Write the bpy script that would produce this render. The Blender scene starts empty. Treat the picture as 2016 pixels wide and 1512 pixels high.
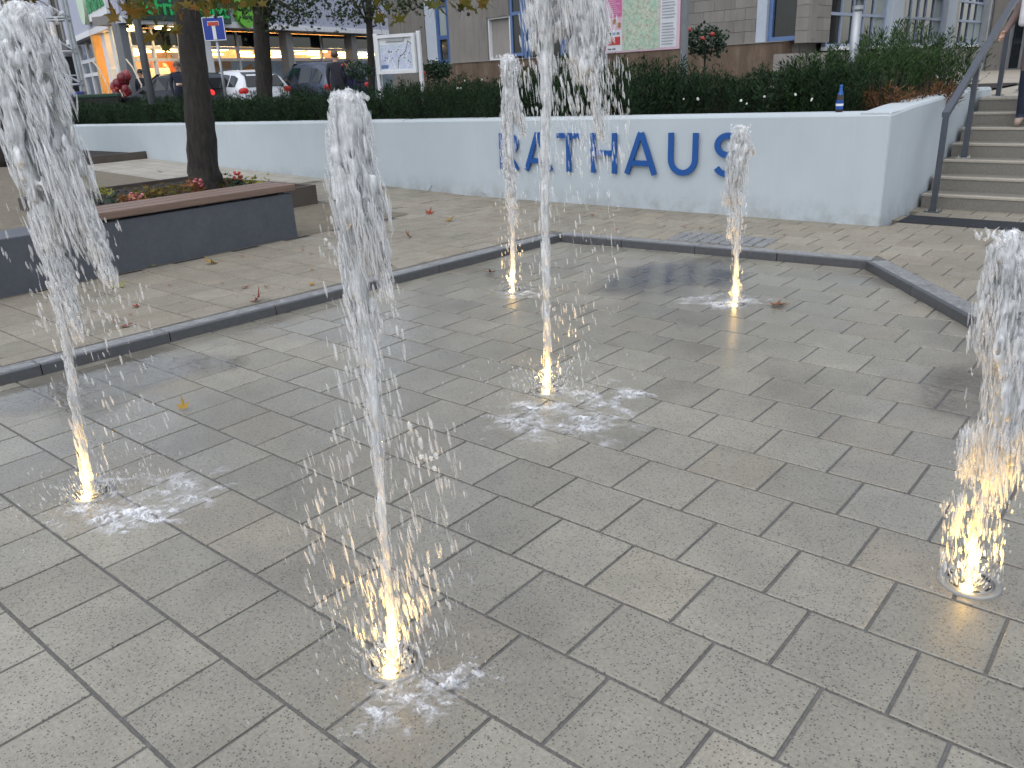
import bpy, bmesh, math, random
import numpy as np
from mathutils import Vector, Matrix
R = math.radians
scene = bpy.context.scene
col = scene.collection
random.seed(7)
rng = np.random.default_rng(11)

# ------------------------------------------------------------------ camera, world, sun, exposure
CAM = Vector((0.7979, -1.1632, 1.5))
FPX, PITCH, ROLL, TH = 1600.0, R(20.822), R(-2.657), R(-40.835)
ax = Vector((math.cos(TH), -math.sin(TH), 0))          # camera-right on the ground
ay = Vector((math.sin(TH), math.cos(TH), 0))           # camera-forward on the ground
fw = ay * math.cos(PITCH) - Vector((0, 0, 1)) * math.sin(PITCH)
up0 = ay * math.sin(PITCH) + Vector((0, 0, 1)) * math.cos(PITCH)
cr = ax * math.cos(ROLL) + up0 * math.sin(ROLL)
cu = up0 * math.cos(ROLL) - ax * math.sin(ROLL)
cam = bpy.data.objects.new('camera', bpy.data.cameras.new('camera'))
col.objects.link(cam)
cam.data.sensor_fit = 'HORIZONTAL'
cam.data.sensor_width = 36.0
cam.data.lens = 36.0 * FPX / 2016.0
cam.data.clip_start, cam.data.clip_end = 0.05, 2000
m = Matrix((cr, cu, -fw)).transposed().to_4x4()
m.translation = CAM
cam.matrix_world = m
scene.camera = cam

world = bpy.data.worlds.new('World'); scene.world = world
world.use_nodes = True
wn = world.node_tree.nodes; wl = world.node_tree.links
sky = wn.new('ShaderNodeTexSky'); sky.sky_type = 'NISHITA'; sky.sun_disc = False
SUN_DIR = Vector((0.25, -0.85, 0.0)).normalized()       # towards the bright side of the sky
sky.sun_elevation = R(62); sky.sun_rotation = math.atan2(SUN_DIR.x, SUN_DIR.y)
sky.air_density = 1.0; sky.dust_density = 1.2; sky.ozone_density = 1.0
wn['Background'].inputs[1].default_value = 0.15
hsv = wn.new('ShaderNodeHueSaturation'); hsv.inputs['Saturation'].default_value = 0.42     # overcast evening: the blue is veiled
wl.new(sky.outputs[0], hsv.inputs['Color']); wl.new(hsv.outputs[0], wn['Background'].inputs[0])
sun = bpy.data.objects.new('sun', bpy.data.lights.new('sun', 'SUN')); col.objects.link(sun)
sun.data.energy = 0.9; sun.data.angle = R(100); sun.data.color = (1.0, 0.97, 0.92)
sd = (SUN_DIR * math.cos(R(72)) + Vector((0, 0, 1)) * math.sin(R(72)))
sun.rotation_euler = sd.to_track_quat('Z', 'Y').to_euler()
vs = scene.view_settings
vs.view_transform = 'Standard'; vs.look = 'None'; vs.gamma = 1.0; vs.use_curve_mapping = False
vs.exposure = 0.66
scene.cycles.use_denoising = True
scene.cycles.max_bounces = 8; scene.cycles.diffuse_bounces = 3; scene.cycles.glossy_bounces = 3; scene.cycles.transmission_bounces = 8
scene.cycles.use_adaptive_sampling = True; scene.cycles.adaptive_threshold = 0.03
scene.cycles.transparent_max_bounces = 22
scene.cycles.sample_clamp_indirect = 6.0
scene.cycles.caustics_reflective = False
scene.cycles.caustics_refractive = False

# ------------------------------------------------------------------ pixel helpers (photo pixel + distance -> place)
def ray(px, py): return cr * ((px - 1008) / FPX) - cu * ((py - 756) / FPX) + fw
def at(px, py, D):
    d = ray(px, py); return CAM + d * (D / d.dot(ay))
def onz(px, py, z):
    d = ray(px, py); return CAM + d * ((z - CAM.z) / d.z)

# ------------------------------------------------------------------ mesh helpers
def tag(o, label=None, cat=None, group=None, kind=None):
    if label: o['label'] = label
    if cat: o['category'] = cat
    if group: o['group'] = group
    if kind: o['kind'] = kind
    return o
def empty(name, loc=(0, 0, 0), rz=0.0, label=None, cat=None, group=None):
    o = bpy.data.objects.new(name, None); o.empty_display_size = 0.2
    col.objects.link(o); o.location = loc; o.rotation_euler = (0, 0, rz)
    return tag(o, label, cat, group)
def link(name, me, mat, parent=None, smooth=False):
    if mat is not None and len(me.materials) == 0: me.materials.append(mat)
    if smooth: me.shade_smooth()
    o = bpy.data.objects.new(name, me); col.objects.link(o)
    if parent is not None: o.parent = parent
    return o
class MB:
    def __init__(s): s.v = []; s.f = []
    def add(s, vs_, fs_):
        n = len(s.v); s.v += [tuple(p) for p in vs_]; s.f += [tuple(i + n for i in f) for f in fs_]; return s
    def box(s, x0, x1, y0, y1, z0, z1, bev=0.0):
        if bev <= 0:
            return s.add([(x0,y0,z0),(x1,y0,z0),(x1,y1,z0),(x0,y1,z0),(x0,y0,z1),(x1,y0,z1),(x1,y1,z1),(x0,y1,z1)],
                         [(3,2,1,0),(4,5,6,7),(0,1,5,4),(1,2,6,5),(2,3,7,6),(3,0,4,7)])
        bm = bmesh.new(); bmesh.ops.create_cube(bm, size=1)
        for v in bm.verts: v.co = Vector(((x0+x1)/2 + v.co.x*(x1-x0), (y0+y1)/2 + v.co.y*(y1-y0), (z0+z1)/2 + v.co.z*(z1-z0)))
        bmesh.ops.bevel(bm, geom=bm.edges[:], offset=bev, segments=2, profile=0.5, affect='EDGES')
        bm.verts.index_update()
        s.add([v.co[:] for v in bm.verts], [[v.index for v in f.verts] for f in bm.faces]); bm.free(); return s
    def quad(s, a, b, c, d): return s.add([a, b, c, d], [(0,1,2,3)])
    def prism(s, poly, z0, z1):
        n = len(poly)
        return s.add([(p[0],p[1],z0) for p in poly] + [(p[0],p[1],z1) for p in poly],
                     [tuple(range(n-1,-1,-1)), tuple(range(n,2*n))] + [(i,(i+1)%n,n+(i+1)%n,n+i) for i in range(n)])
    def tube(s, pts, rad, seg=8, caps=True):
        pts = [Vector(p) for p in pts]; n = len(pts)
        if not hasattr(rad, '__len__'): rad = [rad]*n
        base = len(s.v); pr = None
        for i, p in enumerate(pts):
            t = (pts[min(i+1,n-1)] - pts[max(i-1,0)]).normalized()
            if pr is None:
                a = t.orthogonal().normalized()
            else:
                a = (pr - t * pr.dot(t)).normalized()
            pr = a; b = t.cross(a)
            for k in range(seg):
                an = 2*math.pi*k/seg
                s.v.append(tuple(p + (a*math.cos(an) + b*math.sin(an))*rad[i]))
        for i in range(n-1):
            for k in range(seg):
                s.f.append((base+i*seg+k, base+i*seg+(k+1)%seg, base+(i+1)*seg+(k+1)%seg, base+(i+1)*seg+k))
        if caps:
            s.f.append(tuple(base+k for k in range(seg-1,-1,-1))); s.f.append(tuple(base+(n-1)*seg+k for k in range(seg)))
        return s
    def cyl(s, c, r, z0, z1, seg=24): return s.tube([(c[0],c[1],z0),(c[0],c[1],z1)], r, seg)
    def lathe(s, prof, c=(0,0,0), seg=24):
        base = len(s.v); n = len(prof)
        for (r, z) in prof:
            for k in range(seg):
                an = 2*math.pi*k/seg; s.v.append((c[0]+r*math.cos(an), c[1]+r*math.sin(an), c[2]+z))
        for i in range(n-1):
            for k in range(seg):
                s.f.append((base+i*seg+k, base+i*seg+(k+1)%seg, base+(i+1)*seg+(k+1)%seg, base+(i+1)*seg+k))
        return s
    def ell(s, c, r, seg=10, rings=6):
        prof = []
        for i in range(rings+1):
            a = -math.pi/2 + math.pi*i/rings; prof.append((max(1e-4, math.cos(a)), math.sin(a)))
        n0 = len(s.v); s.lathe(prof, (0,0,0), seg)
        for i in range(n0, len(s.v)):
            v = s.v[i]; s.v[i] = (c[0]+v[0]*r[0], c[1]+v[1]*r[1], c[2]+v[2]*r[2])
        return s
    def mesh(s, name):
        me = bpy.data.meshes.new(name); me.from_pydata(s.v, [], s.f); me.update(); return me
    def build(s, name, mat, parent=None, smooth=False):
        return link(name, s.mesh(name), mat, parent, smooth)
def np_mesh(name, V, F):
    V = np.asarray(V, np.float32); F = np.asarray(F, np.int32); k = F.shape[1]
    me = bpy.data.meshes.new(name)
    me.vertices.add(len(V)); me.vertices.foreach_set('co', V.ravel())
    me.loops.add(F.size); me.loops.foreach_set('vertex_index', F.ravel())
    me.polygons.add(len(F)); me.polygons.foreach_set('loop_start', np.arange(0, F.size, k, dtype=np.int32))
    me.update(calc_edges=True); me.validate(); return me
def copy_tree(o, parent=None):
    c = o.copy(); col.objects.link(c); c.parent = parent
    for ch in list(o.children): copy_tree(ch, c)
    return c

# ------------------------------------------------------------------ materials
MATS = {}
class NT:
    def __init__(s, name):
        s.m = bpy.data.materials.new(name); s.m.use_nodes = True; s.t = s.m.node_tree
        s.p = s.t.nodes['Principled BSDF']; s.out = s.t.nodes['Material Output']; MATS[name] = s.m
    def n(s, typ, **kw):
        nd = s.t.nodes.new('ShaderNode' + typ)
        for k, v in kw.items(): setattr(nd, k, v)
        return nd
    def l(s, a, b): s.t.links.new(a, b)
    def noise(s, scale, detail=4, rough=0.55, vec=None, dist=0.0):
        nd = s.n('TexNoise'); nd.inputs['Scale'].default_value = scale; nd.inputs['Detail'].default_value = detail
        nd.inputs['Roughness'].default_value = rough; nd.inputs['Distortion'].default_value = dist
        if vec is not None: s.l(vec, nd.inputs['Vector'])
        return nd.outputs[0]
    def pos(s, scale=(1,1,1)):
        g = s.n('NewGeometry')
        if scale == (1,1,1): return g.outputs['Position']
        mp = s.n('Mapping'); mp.inputs['Scale'].default_value = scale; s.l(g.outputs['Position'], mp.inputs[0]); return mp.outputs[0]
    def obj(s, scale=(1,1,1)):
        g = s.n('TexCoord'); mp = s.n('Mapping'); mp.inputs['Scale'].default_value = scale; s.l(g.outputs['Object'], mp.inputs[0]); return mp.outputs[0]
    def ramp(s, fac, stops, interp='LINEAR'):
        nd = s.n('ValToRGB'); cr_ = nd.color_ramp; cr_.interpolation = interp
        while len(cr_.elements) < len(stops): cr_.elements.new(0.5)
        for e, (p, c) in zip(cr_.elements, stops):
            e.position = p; e.color = (*c, 1) if hasattr(c, '__len__') else (c, c, c, 1)
        s.l(fac, nd.inputs[0]); return nd.outputs[0]
    def mixc(s, fac, a, b, mode='MIX'):
        nd = s.n('MixRGB'); nd.blend_type = mode
        for sock, x in zip(nd.inputs, (fac, a, b)):
            if isinstance(x, (int, float)): sock.default_value = x if sock.type == 'VALUE' else (x, x, x, 1)
            elif isinstance(x, tuple): sock.default_value = (*x, 1)
            else: s.l(x, sock)
        return nd.outputs[0]
    def math(s, op, a, b=0.0, c=0.0):
        nd = s.n('Math'); nd.operation = op
        for sock, x in zip(nd.inputs, (a, b, c)):
            if isinstance(x, (int, float)): sock.default_value = x
            else: s.l(x, sock)
        return nd.outputs[0]
    def maprange(s, v, a, b, c, d):
        nd = s.n('MapRange')
        s.l(v, nd.inputs[0])
        for i, x in enumerate((a, b, c, d)): nd.inputs[i+1].default_value = x
        return nd.outputs[0]
    def bump(s, h, strength=0.3, dist=0.01, to='Normal', base=None):
        b = s.n('Bump'); b.inputs['Strength'].default_value = strength; b.inputs['Distance'].default_value = dist
        s.l(h, b.inputs['Height'])
        if base is not None: s.l(base, b.inputs['Normal'])
        s.l(b.outputs[0], s.p.inputs[to]); return b.outputs[0]
    def set(s, **kw):
        for k, v in kw.items():
            k = {'base': 'Base Color', 'rough': 'Roughness', 'metal': 'Metallic', 'spec': 'Specular IOR Level', 'trans': 'Transmission Weight',
                 'ior': 'IOR', 'em': 'Emission Color', 'ems': 'Emission Strength', 'coat': 'Coat Weight', 'coatr': 'Coat Roughness', 'alpha': 'Alpha', 'sss': 'Subsurface Weight'}[k]
            sock = s.p.inputs[k]
            if isinstance(v, (int, float)): sock.default_value = v
            elif isinstance(v, tuple): sock.default_value = (*v, 1)
            else: s.l(v, sock)
        return s
def plain(name, c, rough=0.6, metal=0.0, var=0.12, scale=6.0, bump=0.0, spec=0.5):
    """painted or solid surface with gentle mottling"""
    n = NT(name); nz = n.noise(scale, 5, 0.6, n.obj())
    lo = tuple(x*(1-var) for x in c); hi = tuple(min(1, x*(1+var)) for x in c)
    n.set(base=n.ramp(nz, [(0.3, lo), (0.7, hi)]), rough=n.maprange(nz, 0.3, 0.7, rough*0.85, min(1, rough*1.15)), metal=metal, spec=spec)
    if bump: n.bump(nz, bump, 0.01)
    return n.m
def emit(name, c, s):
    n = NT(name); n.set(base=(0.8, 0.8, 0.8), em=c, ems=s); return n.m

def tile_mat(name, lo, hi, warm, wet):
    n = NT(name); p = n.pos()
    oi = n.n('ObjectInfo'); at_ = n.n('Attribute'); at_.attribute_name = 'tile_rnd'
    rnd = n.math('FRACT', n.math('ADD', oi.outputs['Random'], at_.outputs['Fac']))
    rnd2 = n.math('FRACT', n.math('MULTIPLY', rnd, 7.31))
    base = n.mixc(rnd, lo, hi)
    base = n.mixc(n.math('MULTIPLY', n.math('POWER', rnd2, 6.0), 0.5), base, warm)
    mid = n.noise(5.0, 5, 0.68, p)
    fine = n.noise(85.0, 3, 0.75, p)
    f2 = n.math('ADD', n.maprange(mid, 0.3, 0.72, 0.0, 0.34), n.maprange(fine, 0.32, 0.68, 0.0, 0.55))
    base = n.mixc(f2, base, n.mixc(1.0, base, (0.5, 0.49, 0.47), 'MULTIPLY'))
    vo = n.n('TexVoronoi'); vo.inputs['Scale'].default_value = 140.0; n.l(p, vo.inputs['Vector'])
    sep = n.n('SeparateColor'); n.l(vo.outputs['Color'], sep.inputs[0])
    speck = n.math('MULTIPLY', n.math('LESS_THAN', vo.outputs['Distance'], n.math('MULTIPLY', sep.outputs[1], 0.48)), n.math('GREATER_THAN', sep.outputs[0], 0.32))
    base = n.mixc(n.math('MULTIPLY', speck, 0.8), base, (0.06, 0.056, 0.052))
    n.bump(fine, 0.3, 0.002); n.set(spec=0.5)
    wetm = n.noise(0.8, 3, 0.6, p, 0.3)
    base = n.mixc(n.maprange(wetm, 0.36, 0.62, 0.0, 0.75 if wet else 0.45), base, n.mixc(1.0, base, (0.66, 0.655, 0.65), 'MULTIPLY'))      # soaked patches are darker
    n.set(base=base)
    if wet:
        n.set(rough=n.maprange(wetm, 0.35, 0.65, 0.5, 0.25), coat=n.maprange(wetm, 0.40, 0.60, 0.0, 0.5), coatr=0.1)
        rip = n.noise(26.0, 1, 0.5, n.pos((1.0, 2.2, 1.0)), 0.8)
        b2 = n.n('Bump'); b2.inputs['Strength'].default_value = 0.2; b2.inputs['Distance'].default_value = 0.006
        n.l(rip, b2.inputs['Height']); n.l(b2.outputs[0], n.p.inputs['Coat Normal'])
    else:
        n.set(rough=n.maprange(mid, 0.3, 0.7, 0.5, 0.75))
    return n.m
M_TILE_WET = tile_mat('wet_concrete_paver', (0.305, 0.291, 0.243), (0.39, 0.372, 0.311), (0.38, 0.33, 0.255), True)
M_TILE_DRY = tile_mat('damp_concrete_paver', (0.305, 0.279, 0.224), (0.375, 0.344, 0.278), (0.37, 0.31, 0.232), False)

def joint_mat():
    n = NT('joint_sand'); p = n.pos(); nz = n.noise(60, 4, 0.6, p)
    n.set(base=n.ramp(nz, [(0.3, (0.085, 0.083, 0.08)), (0.7, (0.15, 0.147, 0.14))]), rough=0.7); n.bump(nz, 0.5, 0.004); return n.m
M_JOINT = joint_mat()
def far_paving():
    n = NT('far_plaza_paving'); p = n.pos((3.333, 3.41, 1))
    br = n.n('TexBrick'); br.offset = 0.5; n.l(p, br.inputs['Vector'])
    br.inputs['Color1'].default_value = (0.42, 0.39, 0.33, 1); br.inputs['Color2'].default_value = (0.33, 0.305, 0.255, 1)
    br.inputs['Mortar'].default_value = (0.12, 0.11, 0.10, 1); br.inputs['Scale'].default_value = 1.0
    br.inputs['Mortar Size'].default_value = 0.022; br.inputs['Brick Width'].default_value = 1.0; br.inputs['Row Height'].default_value = 1.0
    nz = n.noise(1.1, 5, 0.65, n.pos())
    n.set(base=n.mixc(n.maprange(nz, 0.35, 0.7, 0.0, 0.5), br.outputs[0], n.mixc(1.0, br.outputs[0], (0.72, 0.71, 0.7), 'MULTIPLY')), rough=0.5); return n.m
M_FARPAV = far_paving()
def stone(name, lo, hi, rough=0.5, scale=18, bmp=0.5, dist=0.01, sc=(1,1,1)):
    n = NT(name); p = n.pos(sc); nz = n.noise(scale, 6, 0.65, p); n2 = n.noise(scale*7, 3, 0.6, p)
    n.set(base=n.mixc(0.35, n.ramp(nz, [(0.28, lo), (0.72, hi)]), n.ramp(n2, [(0.3, lo), (0.7, hi)])), rough=rough)
    n.bump(n.math('ADD', nz, n.math('MULTIPLY', n2, 0.3)), bmp, dist); return n.m
M_KERB = stone('basalt_kerb', (0.10, 0.104, 0.11), (0.36, 0.362, 0.365), 0.32, 22, 0.8, 0.015)
M_KERBEDGE = stone('smooth_kerb_edge', (0.05, 0.053, 0.058), (0.10, 0.103, 0.11), 0.3, 30, 0.2, 0.004)
M_COBBLE = stone('dark_cobble', (0.13, 0.132, 0.135), (0.26, 0.262, 0.262), 0.3, 30, 0.6, 0.01)
M_GRAVEL = stone('compacted_gravel', (0.105, 0.09, 0.065), (0.20, 0.175, 0.13), 0.85, 9, 0.6, 0.02)
M_SOIL = stone('dark_soil', (0.012, 0.010, 0.009), (0.045, 0.036, 0.03), 0.9, 40, 1.0, 0.03)
M_ASPH = stone('asphalt', (0.04, 0.041, 0.044), (0.065, 0.066, 0.07), 0.7, 40, 0.4, 0.01)
M_TERR = stone('terrace_paving', (0.30, 0.27, 0.22), (0.42, 0.385, 0.32), 0.6, 2.2, 0.2, 0.01)
M_STEP = stone('granite_step', (0.13, 0.122, 0.105), (0.235, 0.222, 0.195), 0.55, 60, 0.3, 0.005)
M_NOSE = stone('pale_step_nosing', (0.33, 0.30, 0.25), (0.42, 0.385, 0.325), 0.6, 40, 0.2, 0.004)
def wall_mat():
    n = NT('white_plaster'); p = n.pos(); nz = n.noise(0.9, 5, 0.6, p); fine = n.noise(70, 4, 0.6, p)
    st = n.noise(1.6, 6, 0.7, n.pos((3.0, 3.0, 0.35)))
    c = n.ramp(nz, [(0.3, (0.42, 0.475, 0.51)), (0.7, (0.48, 0.53, 0.56))])
    c = n.mixc(n.maprange(st, 0.48, 0.78, 0.0, 0.45), c, (0.42, 0.45, 0.46))
    sep = n.n('SeparateXYZ'); n.l(p, sep.inputs[0])
    low = n.math('MULTIPLY', n.maprange(sep.outputs[2], 0.10, 0.32, 1.0, 0.0), n.maprange(n.noise(5, 5, 0.7, p), 0.42, 0.7, 0.0, 0.75))
    c = n.mixc(low, c, (0.27, 0.28, 0.28))                  # splash-back dirt along the foot
    n.set(base=c, rough=0.75); n.bump(n.math('ADD', fine, n.math('MULTIPLY', nz, 2.0)), 0.12, 0.004); return n.m
M_WALL = wall_mat()
M_LETTER = plain('blue_letter_enamel', (0.003, 0.072, 0.285), 0.45, 0, 0.08)
M_RAIL = plain('anthracite_rail_paint', (0.075, 0.085, 0.105), 0.4, 0.3, 0.1)
M_STEEL = plain('brushed_steel', (0.55, 0.55, 0.54), 0.3, 0.9, 0.08)
M_PLATE = plain('worn_steel_plate', (0.34, 0.34, 0.33), 0.5, 0.7, 0.2)
M_GALV = plain('galvanised_steel', (0.36, 0.38, 0.40), 0.45, 0.6, 0.15)
M_POST = plain('grey_post_paint', (0.17, 0.18, 0.195), 0.45, 0.1, 0.1)
M_CONC = stone('dark_cast_concrete', (0.048, 0.054, 0.068), (0.082, 0.089, 0.105), 0.42, 3.5, 0.12, 0.006)
def wood(name, lo, hi):
    n = NT(name); p = n.obj((14, 0.9, 14)); nz = n.noise(3.0, 6, 0.65, p, 0.3); oi = n.n('ObjectInfo')
    c = n.ramp(nz, [(0.25, lo), (0.75, hi)]); c = n.mixc(n.math('MULTIPLY', oi.outputs['Random'], 0.35), c, (0.17, 0.12, 0.095))
    n.set(base=c, rough=0.5); n.bump(nz, 0.4, 0.004); return n.m
M_WOOD = wood('weathered_bench_wood', (0.11, 0.068, 0.05), (0.22, 0.145, 0.11))
M_CORTEN = plain('brown_steel_edging', (0.085, 0.07, 0.06), 0.6, 0.3, 0.2)
def bark():
    n = NT('bark'); p = n.obj((1, 1, 0.22)); nz = n.noise(26, 6, 0.7, p, 0.3); b2 = n.noise(4, 4, 0.6, n.obj())
    c = n.ramp(nz, [(0.3, (0.008, 0.007, 0.006)), (0.7, (0.042, 0.035, 0.029))]); c = n.mixc(n.maprange(b2, 0.55, 0.75, 0, 0.35), c, (0.10, 0.085, 0.07))
    n.set(base=c, rough=0.85); n.bump(nz, 1.0, 0.03); return n.m
M_BARK = bark()
def leaf_mat(name, stops, rough=0.55, tr=0.25):
    n = NT(name); g = n.n('NewGeometry'); nz = n.noise(1.2, 3, 0.6, n.pos())
    r_ = n.math('ADD', n.math('MULTIPLY', g.outputs['Random Per Island'], 0.65), n.math('MULTIPLY', nz, 0.35))
    c = n.ramp(r_, stops); n.set(base=c, rough=rough, spec=0.2)
    if tr:
        t = n.n('BsdfTranslucent'); n.l(c, t.inputs[0]); mx = n.n('MixShader'); mx.inputs[0].default_value = tr
        n.l(n.p.outputs[0], mx.inputs[1]); n.l(t.outputs[0], mx.inputs[2]); n.l(mx.outputs[0], n.out.inputs[0])
    return n.m
M_YEW = leaf_mat('yew_needles', [(0.15, (0.005, 0.015, 0.007)), (0.55, (0.015, 0.037, 0.014)), (0.85, (0.036, 0.072, 0.025))], 0.6, 0.12)
M_YEWG = leaf_mat('bright_yew_needles', [(0.15, (0.014, 0.034, 0.012)), (0.55, (0.036, 0.075, 0.024)), (0.85, (0.07, 0.115, 0.035))], 0.5, 0.15)
M_DRY = leaf_mat('dry_brown_needles', [(0.2, (0.09, 0.045, 0.02)), (0.8, (0.22, 0.11, 0.05))], 0.7, 0.1)
M_ROSE = leaf_mat('rose_leaves', [(0.2, (0.012, 0.026, 0.016)), (0.8, (0.04, 0.075, 0.04))], 0.45, 0.1)
M_TREELEAF = leaf_mat('tree_leaves_dark', [(0.2, (0.012, 0.022, 0.01)), (0.8, (0.05, 0.075, 0.025))], 0.5, 0.25)
M_AUTUMN = leaf_mat('autumn_plane_leaves', [(0.15, (0.045, 0.055, 0.012)), (0.45, (0.12, 0.11, 0.018)), (0.7, (0.18, 0.115, 0.02)), (0.9, (0.22, 0.085, 0.02))], 0.5, 0.35)
M_LEAFBROWN = leaf_mat('fallen_brown_leaf', [(0.2, (0.16, 0.06, 0.022)), (0.8, (0.30, 0.13, 0.045))], 0.6, 0.15)
M_LEAFYEL = leaf_mat('fallen_yellow_leaf', [(0.2, (0.28, 0.16, 0.02)), (0.8, (0.42, 0.27, 0.05))], 0.6, 0.15)
M_LEAFRED = leaf_mat('fallen_red_leaf', [(0.2, (0.16, 0.028, 0.016)), (0.8, (0.28, 0.06, 0.03))], 0.6, 0.15)
M_LEAFGREEN = leaf_mat('fallen_green_leaf', [(0.2, (0.16, 0.17, 0.02)), (0.8, (0.30, 0.29, 0.06))], 0.6, 0.15)
M_BLOSSOM = leaf_mat('pink_petals', [(0.2, (0.5, 0.10, 0.13)), (0.8, (0.72, 0.32, 0.30))], 0.6, 0.3)
M_WHITEFL = plain('white_petals', (0.75, 0.75, 0.70), 0.6)
M_REDFL = plain('red_petals', (0.42, 0.05, 0.04), 0.6)
M_DARKGLASS = plain('dark_window_glass', (0.012, 0.016, 0.02), 0.06, 0, 0.3, 1.0)
def shopglass():
    n = NT('shop_glass'); t = n.n('BsdfTransparent'); t.inputs[0].default_value = (0.9, 0.93, 0.93, 1); g = n.n('BsdfGlossy'); g.inputs['Roughness'].default_value = 0.02
    mx = n.n('MixShader'); mx.inputs[0].default_value = 0.09; n.l(t.outputs[0], mx.inputs[1]); n.l(g.outputs[0], mx.inputs[2]); n.l(mx.outputs[0], n.out.inputs[0]); return n.m
M_GLASS = shopglass()
M_WHITE = plain('white_paint', (0.72, 0.73, 0.75), 0.5, 0, 0.05)
M_GREYBLUE = plain('pale_blue_panel', (0.42, 0.47, 0.54), 0.55, 0, 0.06)
M_BLUEFR = plain('blue_window_frame', (0.10, 0.17, 0.34), 0.45, 0, 0.1)
M_BLUEFR2 = plain('grey_blue_window_frame', (0.26, 0.31, 0.42), 0.45, 0, 0.1)
M_BLUEDEEP = plain('deep_blue_frame', (0.035, 0.10, 0.27), 0.4, 0, 0.1)
M_CURT = plain('grey_green_blind', (0.28, 0.32, 0.31), 0.8, 0, 0.1)
M_DARK = plain('dark_interior', (0.015, 0.016, 0.018), 0.8)
M_BLACK = plain('black_plastic', (0.015, 0.015, 0.016), 0.5)
def blockwall(name, lo, hi):
    n = NT(name); p = n.pos(); nz = n.noise(1.1, 6, 0.7, p); st = n.noise(2.5, 6, 0.7, n.pos((2.5, 2.5, 0.3))); fi = n.noise(35, 4, 0.6, p); oi = n.n('ObjectInfo')
    c = n.mixc(oi.outputs['Random'], lo, hi); c = n.mixc(n.maprange(nz, 0.35, 0.7, 0, 0.5), c, n.mixc(1.0, c, (0.68, 0.66, 0.64), 'MULTIPLY'))
    c = n.mixc(n.maprange(st, 0.45, 0.75, 0, 0.45), c, n.mixc(1.0, c, (0.55, 0.52, 0.5), 'MULTIPLY'))
    n.set(base=c, rough=0.85); n.bump(n.math('ADD', fi, nz), 0.5, 0.02); return n.m
M_BLOCK = blockwall('concrete_block', (0.20, 0.19, 0.175), (0.27, 0.255, 0.235))
M_RENDERED = blockwall('ribbed_concrete', (0.19, 0.18, 0.165), (0.24, 0.228, 0.21))
def plinth():
    n = NT('stained_plinth'); p = n.pos((1.4, 1.4, 0.35)); nz = n.noise(1.6, 7, 0.75, p); n2 = n.noise(4, 6, 0.7, n.pos())
    c = n.ramp(nz, [(0.3, (0.075, 0.052, 0.036)), (0.55, (0.15, 0.105, 0.072)), (0.8, (0.28, 0.25, 0.21))])
    c = n.mixc(n.maprange(n2, 0.55, 0.75, 0, 0.4), c, (0.10, 0.06, 0.04)); n.set(base=c, rough=0.85); n.bump(nz, 0.4, 0.02); return n.m
M_PLINTH = plinth()
M_PLINTH2 = blockwall('grey_plinth', (0.27, 0.255, 0.235), (0.33, 0.315, 0.29))
M_LAV = plain('lavender_grey_render', (0.42, 0.44, 0.54), 0.8, 0, 0.06, 1.2)
M_SOFFIT = plain('grey_soffit', (0.22, 0.21, 0.20), 0.7)
M_SIGNGREEN = plain('dark_green_signboard', (0.008, 0.045, 0.035), 0.4)
M_GREENLET = emit('green_sign_letters', (0.01, 0.40, 0.10), 0.28); M_GREENLET.node_tree.nodes['Principled BSDF'].inputs[0].default_value = (.01,.16,.04,1)
M_GREENLET2 = plain('green_print', (0.03, 0.30, 0.10), 0.5)
M_LIME = plain('lime_disc', (0.14, 0.52, 0.02), 0.4, 0, 0.05)
M_PALELIME = plain('pale_lime_disc', (0.52, 0.68, 0.50), 0.4, 0, 0.05)
M_LIMETXT = plain('dark_green_print', (0.02, 0.09, 0.02), 0.5)
M_LAMP = emit('warm_pendant_lamp', (1.0, 0.60, 0.20), 9.0)
M_SPOT = emit('warm_ceiling_spot', (1.0, 0.72, 0.35), 14.0)
M_SHOPWALL = plain('warm_shop_wall', (0.62, 0.38, 0.16), 0.7)
M_SHOPFLOOR = plain('shop_floor', (0.45, 0.36, 0.26), 0.5)
M_ORANGE = plain('orange_panel', (0.72, 0.16, 0.02), 0.6)
M_CREAM = plain('cream_panel', (0.75, 0.66, 0.5), 0.6)
M_POSTER = plain('blue_grey_poster', (0.24, 0.29, 0.34), 0.6, 0, 0.35, 1.4)
M_BREAD = plain('bread_print', (0.30, 0.17, 0.07), 0.6, 0, 0.3)

# ------------------------------------------------------------------ ground levels
Z0 = 0.06
def z_plaza(u, v): return Z0 + 0.029 * min(11.5, max(0.0, -6.5 - u))
def sst(x, a, b):
    t = min(1, max(0, (x-a)/(b-a))); return t*t*(3-2*t)
def z_up(u, v): return 0.5 + (1.03 - 0.5) * sst(u, -15.0, -7.0)
A_, B_ = 0.2995, 0.2933
K = [Vector((-4.36, -2.6)), Vector((-3.88, 4.98)), Vector((-1.1, 5.2)), Vector((-0.12, 4.0)), Vector((0.95, 2.69)), Vector((0.95, -2.6))]
KW = 0.165
def side(p, a, b): return (b.x-a.x)*(p.y-a.y) - (b.y-a.y)*(p.x-a.x)   # >0: left of a->b
def clip(poly, a, b, keep_left=True):
    out = []; n = len(poly)
    for i in range(n):
        p, q = poly[i], poly[(i+1) % n]; sp, sq = side(p, a, b), side(q, a, b)
        if not keep_left: sp, sq = -sp, -sq
        if sp >= 0: out.append(p)
        if (sp > 0 and sq < 0) or (sp < 0 and sq > 0): t = sp/(sp-sq); out.append(p + (q-p)*t)
    return out
def area(poly): return 0.5*abs(sum(poly[i].x*poly[(i+1)%len(poly)].y - poly[(i+1)%len(poly)].x*poly[i].y for i in range(len(poly))))
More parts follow.
